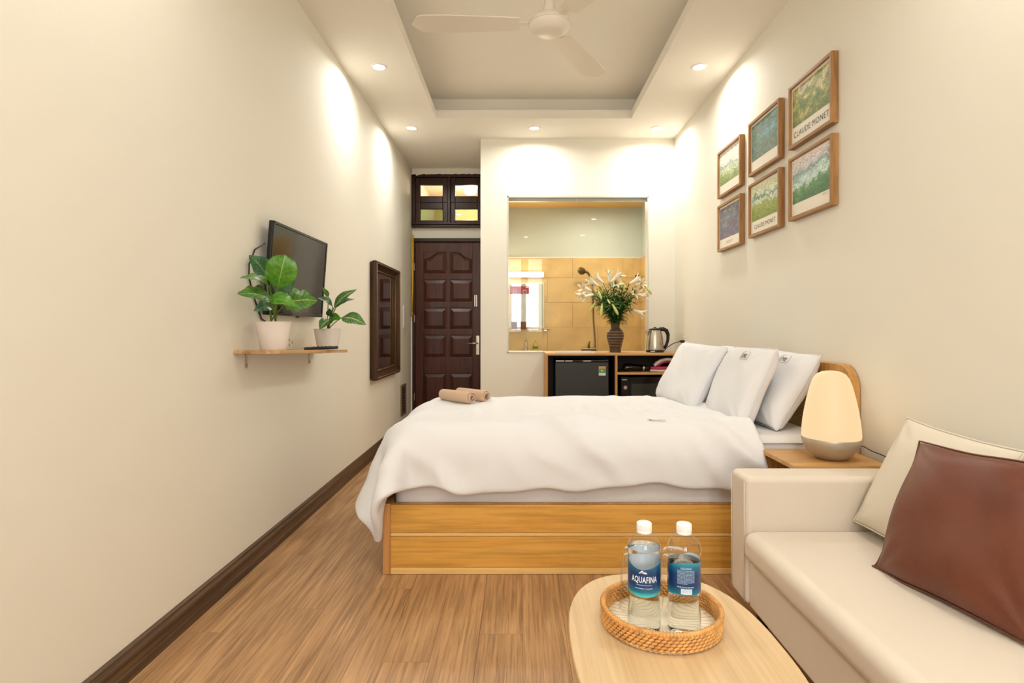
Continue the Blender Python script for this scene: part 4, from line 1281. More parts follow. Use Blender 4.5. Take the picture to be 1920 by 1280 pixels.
# kettle
KX, KY = 1.232, 5.27
kt = thing('electric_kettle', 'steel electric kettle with black handle on the cabinet', 'kettle', (KX, KY, CZ))
MB().lathe([(0.0, 0.0), (0.080, 0.0), (0.081, 0.006), (0.080, 0.020), (0.077, 0.024)], 40, (KX, KY, CZ), cap0=False).build('base', M['blackp'], kt, auto=40)
MB().lathe([(0.077, 0.024), (0.078, 0.04), (0.076, 0.07), (0.071, 0.11), (0.064, 0.155), (0.056, 0.192), (0.053, 0.200)], 48, (KX, KY, CZ), cap0=False, cap1=False).build('body', M['steel'], kt, smooth=True)
ld = MB().lathe([(0.054, 0.199), (0.055, 0.206), (0.050, 0.213), (0.025, 0.220), (0.0, 0.221)], 40, (KX, KY, CZ), cap0=True, cap1=False).build('lid', M['blackp'], kt, smooth=True)
MB().lathe([(0.012, 0.218), (0.013, 0.226), (0.006, 0.229), (0.0, 0.229)], 20, (KX, KY, CZ), cap0=False, cap1=False).build('lid_knob', M['blackp'], ld, smooth=True)
v = [(KX - 0.060, KY - 0.024, CZ + 0.198), (KX - 0.060, KY + 0.024, CZ + 0.198), (KX - 0.090, KY, CZ + 0.192), (KX - 0.066, KY - 0.016, CZ + 0.150), (KX - 0.066, KY + 0.016, CZ + 0.150), (KX - 0.04, KY, CZ + 0.196), (KX - 0.05, KY, CZ + 0.150)]
MB().add(v, [(0, 2, 3), (2, 1, 4), (2, 4, 3), (0, 5, 2), (5, 1, 2), (3, 4, 6)]).build('spout', M['steel'], kt)
MB().tube([(KX + 0.040, KY, CZ + 0.208), (KX + 0.075, KY, CZ + 0.211), (KX + 0.105, KY, CZ + 0.196), (KX + 0.120, KY, CZ + 0.16), (KX + 0.118, KY, CZ + 0.11), (KX + 0.104, KY, CZ + 0.065), (KX + 0.082, KY, CZ + 0.035)], [0.014, 0.015, 0.015, 0.013, 0.0115, 0.011, 0.011], 12, flat=1.25).build('handle', M['blackp'], kt, smooth=True)
MB().tube([(KX + 0.0530, KY, CZ + 0.19), (KX + 0.067, KY, CZ + 0.13), (KX + 0.0755, KY, CZ + 0.04)], 0.006, 8).build('handle_mount', M['blackp'], kt, smooth=True)
MB().box(KX - 0.055, KX - 0.018, KY - 0.0805, KY - 0.070, CZ + 0.008, CZ + 0.015).build('brand_mark', M['offwhite'], kt)
ox, oy, oz = XR, 5.115, 0.953
MB().tube([(KX + 0.078, KY - 0.01, CZ + 0.012), (KX + 0.11, KY - 0.03, CZ + 0.05), (KX + 0.15, KY - 0.08, CZ + 0.084), (XR - 0.045, oy, oz)], 0.0035, 8).build('cord', M['blackp'], kt, smooth=True)
MB().tube([(XR - 0.050, oy, oz), (XR - 0.035, oy, oz), (XR - 0.0095, oy, oz)], [0.006, 0.014, 0.014], 10).build('plug', M['blackp'], kt, auto=50)

def outlet(label, p, axis, w=0.075, h=0.075, holes=True, cat='socket', name='wall_socket'):
    """plate on a side wall; axis +1 faces +x, -1 faces -x"""
    x, y, z = p
    t = thing(name, label, cat, p)
    a, b_ = sorted((x, x + axis * 0.009))
    pl_ = MB().box(a, b_, y - w / 2, y + w / 2, z - h / 2, z + h / 2).build('plate', M['white'], t, bevel=0.002)
    return t, pl_
t, pl_ = outlet('white wall socket with the kettle plug in it', (XR, 5.115, 0.953), -1, 0.10, 0.078)
for dy in (-0.022, 0.022):
    MB().box(XR - 0.0105, XR - 0.0085, 5.115 + dy - 0.014, 5.115 + dy + 0.014, 0.938, 0.968).build('socket_face', M['offwhite'], t)

# placemat on the cabinet
pm_ = thing('serving_tray', 'flat pale tray lying on the cabinet over the fridge', 'tray', (0.50, 5.2, CZ))
MB().box(0.335, 0.665, 5.10, 5.30, CZ, CZ + 0.004).build('tray_bottom', M['white'], pm_, bevel=0.0015)
MB().ring(rrect(0.33, 0.20, 0.015, 4, 0.50, 5.2), rrect(0.318, 0.188, 0.010, 4, 0.50, 5.2), CZ + 0.003, CZ + 0.012).build('tray_rim', M['offwhite'], pm_)

# vase
VX, VY = 0.872, 5.265
vs = thing('vase', 'brown ribbed ceramic vase holding the lilies', 'vase', (VX, VY, CZ))
M['vase'] = wood('brown streaked glaze', rgb(58, 42, 32), rgb(104, 82, 62), 0, 30, 8, 0.45, 0.1, 0.35, (0.3, 0.7))
M['vase_rib'] = plain('worn ochre rib edge', rgb(150, 118, 76), 0.5)
vp = [(0.050, 0.0), (0.052, 0.006), (0.049, 0.02), (0.052, 0.04), (0.064, 0.085), (0.074, 0.12), (0.0775, 0.15), (0.075, 0.175), (0.064, 0.197), (0.048, 0.212), (0.040, 0.222), (0.0385, 0.235), (0.042, 0.252), (0.047, 0.262)]
def vr(z):
    for (r0, z0), (r1, z1) in zip(vp, vp[1:]):
        if z0 <= z <= z1: return r0 + (r1 - r0) * (z - z0) / (z1 - z0)
    return vp[-1][0]
MB().lathe(vp + [(0.043, 0.262), (0.036, 0.235), (0.036, 0.215), (0.03, 0.1), (0.0, 0.09)], 48, (VX, VY, CZ), cap0=True, cap1=False).build('body', M['vase'], vs, smooth=True)
k = 0
for z in [0.048 + 0.0125 * q for q in range(12)]:
    lp_ = [(VX + vr(z) * math.cos(2 * PI * i / 40), VY + vr(z) * math.sin(2 * PI * i / 40), CZ + z) for i in range(41)]
    MB().tube(lp_, 0.0026, 6, cap=False).build('rib', M['vase_rib'] if k % 2 else M['vase'], vs, smooth=True)
    k += 1

# lilies
M['petal'] = plain('white lily petal', rgb(242, 236, 218), 0.6, spec=0.2)
M['petal_base'] = plain('greenish lily throat', rgb(206, 208, 150), 0.6)
M['bud'] = plain('pale green bud', rgb(196, 200, 124), 0.55, var=0.25, vscale=20)
M['stamen'] = plain('yellow stamen', rgb(226, 178, 40), 0.7)
M['lilyleaf'] = plain('lily leaf green', rgb(66, 104, 36), 0.45, var=0.4, vscale=14)
bq = thing('lily_bouquet', 'bouquet of white lilies and buds in the brown vase', 'bouquet', (VX, VY, CZ + 0.1))
def petal_mesh():
    v, f = [], []
    nu, nv = 8, 4
    for i in range(nu + 1):
        u = i / nu
        w = 0.030 * (math.sin(PI * min(1, u * 0.86 + 0.10)) ** 0.9) * (1 if u < 0.97 else 0.35)
        z = 0.135 * (u - 0.18 * max(0, u - 0.6) ** 2 * 4)
        r = 0.010 + 0.016 * u + 0.055 * max(0, u - 0.45) ** 1.6 * 2.0
        for j in range(nv + 1):
            q = j / nv - 0.5
            v.append((r - 0.10 * w * (2 * q) ** 2 * 2, w * 2 * q * 0.5 * 1.0, z))
    for i in range(nu):
        for j in range(nv):
            a = i * (nv + 1) + j; f.append((a, a + 1, a + nv + 2, a + nv + 1))
    return MB().add(v, f)
tmp = petal_mesh().build('petal', M['petal'], None, smooth=True); petal_me = tmp.data; bpy.data.objects.remove(tmp)
tmp = MB().lathe([(0.004, -0.012), (0.008, 0.0), (0.0125, 0.03), (0.016, 0.055)], 12, cap1=False).build('throat', M['petal_base'], None, smooth=True); throat_me = tmp.data; bpy.data.objects.remove(tmp)
b = MB()
for i in range(6):
    a = 2 * PI * i / 6
    b.tube([(0, 0, 0.03), (0.006 * math.cos(a), 0.006 * math.sin(a), 0.08), (0.012 * math.cos(a), 0.012 * math.sin(a), 0.112)], 0.0012, 4)
    b.tube([(0.012 * math.cos(a) - 0.004, 0.012 * math.sin(a), 0.112), (0.012 * math.cos(a) + 0.004, 0.012 * math.sin(a), 0.115)], 0.003, 5)
tmp = b.build('stamens', M['stamen'], None, smooth=True); stamen_me = tmp.data; bpy.data.objects.remove(tmp)
tmp = MB().lathe([(0.003, -0.005), (0.007, 0.005), (0.011, 0.03), (0.013, 0.06), (0.012, 0.085), (0.007, 0.108), (0.0, 0.115)], 10, cap1=False).build('bud', M['bud'], None, smooth=True); bud_me = tmp.data; bpy.data.objects.remove(tmp)
rg = random.Random(21)
def stem_path(p0, p1, sag=0.035, n=8):
    p0, p1 = Vector(p0), Vector(p1)
    out = []
    for i in range(n + 1):
        t = i / n
        out.append(p0.lerp(p1, t) + Vector(((p1.x - p0.x) * -0.06 * math.sin(PI * t), (p1.y - p0.y) * -0.06 * math.sin(PI * t), sag * math.sin(PI * t))))
    return out
MOUTH = Vector((VX, VY, CZ + 0.245))
def frame_z(d):
    d = d.normalized(); up = Vector((0, 0, 1)) if abs(d.z) < 0.95 else Vector((1, 0, 0))
    x = up.cross(d).normalized(); y = d.cross(x)
    return Matrix((x, y, d)).transposed().to_4x4()
def head(px, py, d, dx, dy, dz, kind, s=1.0):
    """flower or bud with its foot at a measured place, pointing along dx, dy, dz"""
    p = at(px, py, d)
    base = MOUTH + Vector((rg.uniform(-0.02, 0.02), rg.uniform(-0.02, 0.02), 0))
    pts = stem_path(base, p)
    dr = Vector((dx, dy, dz)).normalized()
    pts[-1] = p + dr * 0.002
    st = MB().tube(pts, [0.0032] * (len(pts) - 1) + [0.0028], 6).build('stem', M['green_stem'], bq, smooth=True)
    R_ = frame_z(dr) @ Matrix.Rotation(rg.uniform(0, 6), 4, 'Z')
    loc = p - bq.location
    m = Matrix.Translation(loc) @ R_ @ Matrix.Scale(s, 4)
    if kind == 'leafy': pass
    elif kind == 'bud':
        place('bud', bud_me, m, bq)
    else:
        fo = place('flower', throat_me, m, bq)
        for k in range(6):
            q = place('petal', petal_me, Matrix.Rotation(PI / 3 * k, 4, 'Z') @ Matrix.Scale(1 if k % 2 else 0.94, 4) @ Matrix.Rotation(0.05 * rg.uniform(-1, 1), 4, 'Y'), fo)
        place('stamens', stamen_me, Matrix.Identity(4), fo)
    # narrow leaves along the stem
    lf = MB(); nl = 40
    for k in range(nl):
        t = 0.04 + 0.86 * (k + rg.random()) / nl
        i_ = min(len(pts) - 2, int(t * (len(pts) - 1))); q = pts[i_].lerp(pts[i_ + 1], t * (len(pts) - 1) - i_)
        tang = (pts[i_ + 1] - pts[i_]).normalized()
        a = rg.uniform(0, 2 * PI)
        side = frame_z(tang) @ Vector((math.cos(a), math.sin(a), 0))
        Lf = rg.uniform(0.055, 0.11); w = rg.uniform(0.0045, 0.0075)
        nrm = tang.cross(side).normalized()
        v = []
        for q_, (u, ww) in enumerate(((0, 0.4), (0.35, 1), (0.7, 0.8), (1, 0.05))):
            c = q + side * (Lf * u * 0.85) + tang * (Lf * 0.65 * (u - 0.55 * u * u)) - Vector((0, 0, 0.018 * u * u))
            v += [c + nrm * w * ww, c - tang * 0.001, c - nrm * w * ww]
        f = []
        for q_ in range(3):
            o_ = 3 * q_; f += [(o_, o_ + 1, o_ + 4, o_ + 3), (o_ + 1, o_ + 2, o_ + 5, o_ + 4)]
        lf.add(v, f)
    tag(lf.build('foliage', M['lilyleaf'], st, smooth=True), kind='stuff')
D0 = 5.26
heads = [
    (1108, 545, 5.22, -1.0, -0.5, 0.35, 'f', 1.0), (1112, 552, 5.16, -1.0, -0.3, -0.25, 'f', 0.95), (1122, 536, 5.25, -0.9, -0.2, 0.5, 'f', 1.0),
    (1131, 530, 5.30, -0.6, 0.1, 0.55, 'f', 0.9), (1143, 529, 5.27, 0.0, -0.1, 1.0, 'f', 1.0), (1147, 527, 5.22, 0.75, -0.2, 0.65, 'f', 1.05),
    (1152, 531, 5.20, 0.1, -1.0, 0.05, 'f', 0.9), (1182, 531, 5.26, 0.8, -0.1, 0.5, 'f', 0.95), (1193, 534, 5.24, 0.6, -0.9, 0.2, 'f', 0.85),
    (1184, 548, 5.18, 0.35, -0.9, 0.0, 'f', 1.0), (1195, 552, 5.24, 0.9, -0.4, -0.1, 'f', 0.85), (1187, 581, 5.22, 0.9, -0.1, -0.35, 'f', 0.95),
    (1098, 549, 5.30, -0.8, 0.1, -0.3, 'f', 0.8),
    (1122, 545, 5.15, 0.25, -0.4, -0.8, 'bud', 0.8), (1148, 570, 5.13, 0.45, -0.3, -0.9, 'bud', 1.0), (1129, 570, 5.14, -0.15, -0.3, -1.0, 'bud', 1.0),
    (1117, 566, 5.2, -0.6, -0.1, -0.9, 'bud', 0.9), (1209, 535, 5.24, 0.6, -0.1, -0.8, 'bud', 0.9), (1170, 533, 5.3, -1.0, -0.1, -0.25, 'bud', 0.9),
    (1139, 561, 5.16, 0.15, -0.8, -0.5, 'bud', 0.7), (1162, 543, 5.3, 0.2, 0.3, 1.0, 'bud', 0.8), (1171, 560, 5.3, 0.5, 0.3, 0.9, 'bud', 0.6), (1135, 548, 5.34, -0.3, 0.4, 1.0, 'bud', 0.7), (1150, 552, 5.3, 0.1, 0.1, 1.0, 'bud', 0.6), (1180, 570, 5.2, 0.6, -0.3, 0.5, 'bud', 0.5), (1157, 556, 5.2, 0.1, -0.1, 1.0, 'bud', 0.6), (1130, 558, 5.2, -0.3, -0.1, 1.0, 'bud', 0.6), (1168, 548, 5.2, 0.3, -0.1, 1.0, 'bud', 0.6),
]
for k in range(11):                                   # leafy side shoots that fill the middle
    a_ = 2 * PI * k / 11
    heads.append((1153 + 36 * math.cos(a_) * (0.6 + 0.4 * (k % 2)), 553 + 14 * math.sin(k * 2.3), D0 + 0.10 * math.sin(a_), math.cos(a_), 0.3 * math.sin(a_), 0.8, 'leafy', 1.0))
for h in heads: head(*h)

# ================================================================== TELEVISION
tv = thing('television', 'black flat television tilted forward on the long wall', 'television', (-1.17, 3.06, 1.14))
TYA, TYB, TVH = 2.685, 3.435, 0.438
tilt = math.atan2(0.032, TVH)
# local frame: u along y, w up the tilted screen, n out of the wall
o0 = Vector((-1.165, 0, 1.137))
up_ = Vector((math.sin(tilt), 0, math.cos(tilt))); nn = Vector((math.cos(tilt), 0, -math.sin(tilt)))
TM = Matrix(((0, up_.x, nn.x, o0.x), (1, 0, 0, 0), (0, up_.z, nn.z, o0.z), (0, 0, 0, 1)))
MB().box(TYA, TYB, 0, TVH, -0.022, 0.0, TM).build('case', M['blackp'], tv, bevel=0.004)
MB().box(TYA + 0.10, TYB - 0.10, 0.03, 0.26, -0.030, -0.021, TM).build('rear_hump', M['blackp'], tv, bevel=0.003)
sc_o = MB().box(TYA + 0.014, TYB - 0.014, 0.022, TVH - 0.014, -0.001, 0.0008, TM).build('screen', plain('switched-off screen', rgb(20, 18, 16), 0.09, spec=0.5), tv)
b = MB()
b.box(TYA, TYA + 0.013, 0, TVH, 0.0, 0.004, TM).box(TYB - 0.013, TYB, 0, TVH, 0.0, 0.004, TM).box(TYA, TYB, TVH - 0.013, TVH, 0.0, 0.004, TM).box(TYA, TYB, 0, 0.021, 0.0, 0.004, TM)
b.build('bezel', M['blackg'], tv, bevel=0.0015)
MB().box(3.04, 3.08, -0.008, 0.002, -0.004, 0.004, TM).build('sensor_bump', M['blackp'], tv, bevel=0.002)
MB().box(XL, -1.176, 2.98, 3.14, 1.30, 1.42).build('wall_bracket', plain('dark bracket steel', rgb(50, 50, 50), 0.5, metal=0.6), tv)
MB().tube([(-1.18, 2.70, 1.47), (-1.19, 2.62, 1.43), (-1.195, 2.575, 1.36), (-1.196, 2.575, 1.30), (-1.196, 2.62, 1.22), (-1.196, 2.70, 1.12), (-1.197, 2.9, 1.06), (-1.197, 3.0, 1.035)], 0.0035, 8).build('cable', M['blackp'], tv, smooth=True)

# socket above the shelf
t, pl_ = outlet('white wall socket above the little shelf under the television', (XL, 3.04, 1.00), 1, 0.085, 0.075)
for dy, dz in ((-0.018, 0.012), (-0.018, -0.012), (0.02, 0.0)):
    MB().box(XL + 0.0085, XL + 0.0098, 3.04 + dy - 0.003, 3.04 + dy + 0.003, 1.0 + dz - 0.006, 1.0 + dz + 0.006).build('slot', M['blackp'], pl_)

# ================================================================== LITTLE SHELF WITH PLANTS
SH0, SH1, SHX = 2.446, 3.42, -1.008
def shz(y): return 0.983 + (0.947 - 0.983) * (y - SH0) / (SH1 - SH0)     # the board droops towards the door
sh_ = thing('wall_shelf', 'narrow raw wood shelf drooping beneath the television', 'shelf', (XL + 0.1, 2.93, 0.93))
M['shelfwood'] = wood('raw pine board', rgb(176, 130, 82), rgb(212, 172, 122), 1, 70, 3.0, 0.6, 0.15, 0.3, (0.3, 0.7), 'world')
v = [(x, y, shz(y) + dz) for x in (XL + 0.001, SHX) for y in (SH0, SH1) for dz in (-0.016, 0)]
MB().add(v, [(0, 1, 3, 2), (4, 6, 7, 5), (0, 4, 5, 1), (2, 3, 7, 6), (0, 2, 6, 4), (1, 5, 7, 3)]).build('board', M['shelfwood'], sh_, bevel=0.001, seg=1)
for yy in (2.56, 3.33):
    z = shz(yy) - 0.0165
    b = MB().box(XL + 0.0005, XL + 0.004, yy - 0.009, yy + 0.009, z - 0.062, z).box(XL + 0.0005, XL + 0.075, yy - 0.009, yy + 0.009, z - 0.0035, z)
    br = b.build('bracket', M['steel'], sh_)
    MB().cyl((XL + 0.004, yy, z - 0.05), (XL + 0.007, yy, z - 0.05), 0.005, 8).build('screw', M['steel'], br)

def pot(root, x, y, r0, r1, h, n=4):
    z = shz(y) + 0.002
    MB().lathe([(r0 * 0.96, 0.0), (r0, 0.003), (r1, h - 0.004), (r1 + 0.001, h), (r1 - 0.004, h), (r1 - 0.006, h - 0.02), (r0 * 0.9, 0.02), (0, 0.02)], 40, (x, y, z), cap1=False).build('pot', M['pot'], root, auto=35)
    MB().lathe([(r1 - 0.008, h - 0.022), (0.0, h - 0.016)], 24, (x, y, z), cap0=False, cap1=False).build('soil', plain('dark potting soil', rgb(52, 40, 28), 0.95, bump=0.8, bscale=200), root)
    return z + h

LEAF = {}
LEAF['bright'] = leaf_mat('bright green leaf', rgb(56, 112, 20), rgb(92, 148, 36), rgb(132, 176, 70), 0.03, 6)
LEAF['dark'] = leaf_mat('dark green leaf', rgb(24, 66, 38), rgb(44, 96, 50), rgb(110, 150, 80), 0.03, 7)
LEAF['mid'] = leaf_mat('mid green leaf', rgb(46, 92, 30), rgb(84, 128, 44), rgb(160, 180, 84), 0.035, 7)
LEAF['spot'] = leaf_mat('speckled green leaf', rgb(40, 92, 44), rgb(78, 132, 58), rgb(206, 210, 140), 0.05, 9, variegated=0.40)
def leaf_obj(root, base, tip, width, nrm, mat, shape='heart', bend=0.15, cup=0.2, twist=0.0):
    """leaf blade from base to tip; nrm is the way its upper face looks"""
    base, tip, nrm = Vector(base), Vector(tip), Vector(nrm)
    ax = tip - base; Ln = ax.length; ax.normalize()
    nrm = (nrm - ax * nrm.dot(ax)).normalized(); side = ax.cross(nrm)
    nu, nv = 14, 8
    v, f, uv = [], [], []
    for i in range(nu + 1):
        u = i / nu
        if shape == 'round': w = math.sqrt(max(0, 1 - (2 * u - 1) ** 2)) * 0.98 + 0.02
        elif shape == 'heart': w = (math.sin(PI * u ** 0.62) ** 0.8) * (1 - 0.15 * u) + 0.015
        elif shape == 'split': w = (math.sin(PI * u ** 0.65) ** 0.75) * (0.72 + 0.28 * abs(math.cos(u * 9.5))) + 0.015
        else: w = math.sin(PI * u ** 0.8) ** 1.0 + 0.012
        for j in range(nv + 1):
            q = (j / nv - 0.5) * 2
            back = -0.10 * Ln * (abs(q) ** 1.5) * (1 - u) ** 3 if shape in ('heart', 'round', 'split') else 0
            wav = 0.02 * width * math.sin(u * 17 + q * 3)
            p = base + ax * (u * Ln + back) + side * (q * w * width / 2) + nrm * (bend * Ln * math.sin(PI * u) - bend * Ln * u * u * 0.5 + cup * (abs(q) * w) ** 1.3 * width / 2 + wav * abs(q))
            v.append(p); uv.append((u, j / nv))
    for i in range(nu):
        for j in range(nv):
            a = i * (nv + 1) + j; f.append((a, a + 1, a + nv + 2, a + nv + 1))
    o = MB().add(v, f).build('leaf', mat, root, smooth=True)
    lay = o.data.uv_layers.new(name='UVMap')
    for l in o.data.loops: lay.data[l.index].uv = uv[l.vertex_index]
    return o
def petiole(root, p, q, r=0.003, sag=0.3, mat=None):
    p, q = Vector(p), Vector(q)
    pts = []
    for i in range(7):
        t = i / 6
        e = p.lerp(q, t); e.x = p.x + (q.x - p.x) * t ** (1 + sag * 2); e.y = p.y + (q.y - p.y) * t ** (1 + sag * 2)
        pts.append(e)
    return MB().tube(pts, r, 6).build('leaf_stalk', mat or M['green_stem'], root, smooth=True)

P1 = (-1.098, 2.60)
g1 = thing('potted_plant', 'bigger potted plant with broad round leaves in front of the television', 'potted plant', (P1[0], P1[1], shz(P1[1])), group='potted plants on the little shelf')
zt = pot(g1, P1[0], P1[1], 0.055, 0.076, 0.126)
RIM1 = Vector((P1[0], P1[1], zt - 0.02))
cam_n = Vector((0.35, -1, 0.25))
big = [  # base px, tip px, depth base/tip, width, normal, material, shape, bend, cup
    ((522, 533), (535, 478), 2.50, 2.47, 0.128, (0.4, -1, 0.15), 'bright', 'round', 0.06, 0.10),
    ((497, 512), (468, 478), 2.58, 2.53, 0.098, (0.3, -0.8, 0.5), 'dark', 'heart', 0.12, 0.25),
    ((506, 543), (453, 517), 2.46, 2.36, 0.086, (0.1, -0.6, 0.9), 'mid', 'split', 0.16, 0.25),
    ((505, 560), (446, 549), 2.46, 2.34, 0.100, (0.2, -0.8, 0.6), 'mid', 'split', 0.10, 0.20),
    ((517, 541), (553, 524), 2.66, 2.70, 0.105, (0.5, -0.7, 0.5), 'dark', 'heart', 0.10, 0.20),
    ((538, 568), (595, 562), 2.56, 2.60, 0.130, (0.1, -0.9, 0.55), 'mid', 'split', 0.10, 0.12),
    ((505, 562), (556, 572), 2.48, 2.46, 0.085, (0.1, -0.75, 0.8), 'bright', 'heart', 0.14, 0.18),
    ((505, 574), (476, 582), 2.56, 2.50, 0.058, (0.2, -1, 0.4), 'dark', 'heart', 0.10, 0.2),
    ((519, 560), (540, 548), 2.68, 2.74, 0.070, (0.4, -0.6, 0.7), 'dark', 'heart', 0.12, 0.2),
]
for (bp, tp, d0, d1_, w, nr, mt_, shp, bd, cu) in big:
    a, c = at(bp[0], bp[1], d0), at(tp[0], tp[1], d1_)
    a.x = max(a.x, XL + 0.03); c.x = max(c.x, XL + 0.02)
    lf_ = leaf_obj(g1, a, c, w, nr, LEAF[mt_], shp, bd, cu)
    petiole(g1, RIM1 + Vector((rg.uniform(-0.012, 0.012), rg.uniform(-0.012, 0.012), 0)), a, 0.0032, 0.3)

P2 = (-1.062, 3.225)
g2 = thing('potted_plant', 'smaller potted plant with speckled pointed leaves behind the remote', 'potted plant', (P2[0], P2[1], shz(P2[1])), group='potted plants on the little shelf')
zt = pot(g2, P2[0], P2[1], 0.054, 0.073, 0.116)
RIM2 = Vector((P2[0], P2[1], zt - 0.02))
small = [
    ((626, 577), (668, 541), 3.17, 3.18, 0.064, (-0.2, -0.8, 0.6), 'spot', 'oval', 0.10, 0.2),
    ((630, 576), (665, 559), 3.22, 3.24, 0.046, (0.0, -0.6, 0.9), 'dark', 'oval', 0.12, 0.2),
    ((641, 595), (686, 607), 3.16, 3.12, 0.085, (0.1, -0.8, 0.7), 'spot', 'oval', 0.12, 0.12),
    ((624, 576), (597, 557), 3.15, 3.08, 0.062, (0.1, -0.7, 0.8), 'dark', 'oval', 0.14, 0.2),
    ((616, 556), (605, 538), 3.20, 3.14, 0.026, (0.2, -1, 0.3), 'bright', 'oval', 0.08, 0.1),
    ((621, 599), (599, 616), 3.15, 3.07, 0.072, (-0.1, -0.9, 0.5), 'spot', 'oval', 0.12, 0.15),
    ((622, 597), (638, 596), 3.12, 3.08, 0.060, (0.1, -1, 0.5), 'bright', 'heart', 0.1, 0.15),
    ((620, 594), (618, 578), 3.16, 3.12, 0.042, (0, -1, 0.3), 'dark', 'oval', 0.08, 0.2),
    ((632, 572), (642, 560), 3.26, 3.28, 0.040, (0, -0.8, 0.6), 'dark', 'oval', 0.1, 0.2),
]
for (bp, tp, d0, d1_, w, nr, mt_, shp, bd, cu) in small:
    a, c = at(bp[0], bp[1], d0), at(tp[0], tp[1], d1_)
    a.x = max(a.x, XL + 0.03); c.x = max(c.x, XL + 0.02)
    leaf_obj(g2, a, c, w, nr, LEAF[mt_], shp, bd, cu)
    petiole(g2, RIM2 + Vector((rg.uniform(-0.008, 0.008), rg.uniform(-0.008, 0.008), 0)), a, 0.0026, 0.3)

rc = thing('remote_control', 'black remote control lying on the shelf before the smaller plant', 'remote control', (-1.045, 3.06, shz(3.06)))
RM = Matrix.Translation((-1.045, 3.075, shz(3.075) + 0.002)) @ Matrix.Rotation(0.20, 4, 'Z') @ Matrix.Rotation(-0.03, 4, 'Y')
MB().box(-0.085, 0.085, -0.022, 0.022, 0.001, 0.015, RM).build('case', M['blackp'], rc, bevel=0.005)
for q in range(6):
    for s_ in (-0.01, 0.0, 0.01):
        MB().box(-0.06 + q * 0.02, -0.052 + q * 0.02, s_ - 0.003, s_ + 0.003, 0.0145, 0.017, RM).build('button', M['offwhite'] if q == 0 else plain('grey key', rgb(70, 70, 72), 0.5) if (q, s_) == (1, -0.01) else M['blackg'], rc)

# ================================================================== MIRROR
mi = thing('wall_mirror', 'mirror in a deep old brown wooden frame on the long wall', 'mirror', (XL, 5.15, 0.64))
MY0, MY1, MZ0, MZ1 = 4.68, 5.62, 0.645, 1.617
def loop(y0, y1, z0, z1, x): return [(x, y0, z0), (x, y1, z0), (x, y1, z1), (x, y0, z1)]
def bands(loops):
    v = [p for l in loops for p in l]; f = []
    for k in range(len(loops) - 1):
        for i in range(4):
            j = (i + 1) % 4; f.append((4 * k + i, 4 * k + j, 4 * k + 4 + j, 4 * k + 4 + i))
    return v, f
def inset(e, x): return loop(MY0 + e, MY1 - e, MZ0 + e, MZ1 - e, x)
sides = []
ls = [inset(0.012, XL + 0.001), inset(0.0, XL + 0.03), inset(0.0, XL + 0.052), inset(0.008, XL + 0.058), inset(0.018, XL + 0.056), inset(0.034, XL + 0.040), inset(0.055, XL + 0.024), inset(0.070, XL + 0.022), inset(0.082, XL + 0.012)]
for i in range(4):                                    # four mitred members
    j = (i + 1) % 4
    v = [p for l in ls for p in (l[i], l[j])]
    f = [(2 * k, 2 * k + 1, 2 * k + 3, 2 * k + 2) for k in range(len(ls) - 1)]
    MB().add(v, f).build('frame_rail' if i % 2 == 0 else 'frame_stile', M['mirrorframe'], mi)
b = MB()
for i in range(4):
    j = (i + 1) % 4
    for e, x in ((0.018, XL + 0.0575), (0.070, XL + 0.0235)):
        l = inset(e, x); b.cyl(l[i], l[j], 0.004, 6)
b.build('bead', plain('worn gold-brown bead', rgb(120, 88, 50), 0.4), mi, smooth=True)
MB().box(XL + 0.002, XL + 0.0125, MY0 + 0.076, MY1 - 0.076, MZ0 + 0.076, MZ1 - 0.076).build('mirror_glass', M['mirror'], mi)

# switch, floor vent and cable by the door
t, pl_ = outlet('slim white light switch on the wall between mirror and door', (XL, 6.07, 1.185), 1, 0.08, 0.24, name='light_switch', cat='switch')
for dz in (-0.07, 0.0, 0.07):
    MB().box(XL + 0.0085, XL + 0.012, 6.045, 6.095, 1.185 + dz - 0.025, 1.185 + dz + 0.025).build('rocker', M['offwhite'], pl_, bevel=0.002)
vt = thing('wall_vent', 'narrow brown vent panel low on the wall below the mirror', 'vent', (XL, 6.02, 0.17))
MB().ring([(5.90, 0.17), (6.14, 0.17), (6.14, 0.485), (5.90, 0.485)], [(5.925, 0.195), (6.115, 0.195), (6.115, 0.46), (5.925, 0.46)], XL + 0.0005, XL + 0.014, R).build('vent_frame', plain('taupe vent frame', rgb(118, 100, 76), 0.6), vt)
MB().box(XL + 0.0005, XL + 0.003, 5.92, 6.12, 0.19, 0.465).build('vent_back', plain('dark vent inside', rgb(40, 30, 22), 0.7), vt)
for q in range(9):
    z = 0.21 + q * 0.028
    MB().box(XL + 0.003, XL + 0.010, 5.925, 6.115, z, z + 0.012).build('slat', plain('taupe vent slat', rgb(96, 80, 60), 0.6) if q == 0 else bpy.data.materials['taupe vent slat'], vt)
yc = thing('yellow_cord', 'yellow cord hanging beside the dark door', 'cord', (XL + 0.02, 6.46, 1.2))
b = MB().tube([(XL + 0.016, 6.455, 2.11), (XL + 0.017, 6.455, 1.80), (XL + 0.022, 6.45, 1.50), (XL + 0.016, 6.44, 1.24)], 0.008, 8)
b.tube([(XL + 0.030, 6.462, 2.10), (XL + 0.028, 6.462, 1.8), (XL + 0.026, 6.458, 1.52), (XL + 0.020, 6.445, 1.25)], 0.005, 8)
b.build('cord_length', plain('yellow cord', rgb(214, 168, 30), 0.5), yc, smooth=True)
MB().lathe([(0.006, 0.0), (0.014, 0.02), (0.012, 0.045), (0.006, 0.055)], 12, (XL + 0.018, 6.443, 1.195)).build('tassel', plain('ochre tassel', rgb(184, 136, 24), 0.6), yc, smooth=True)
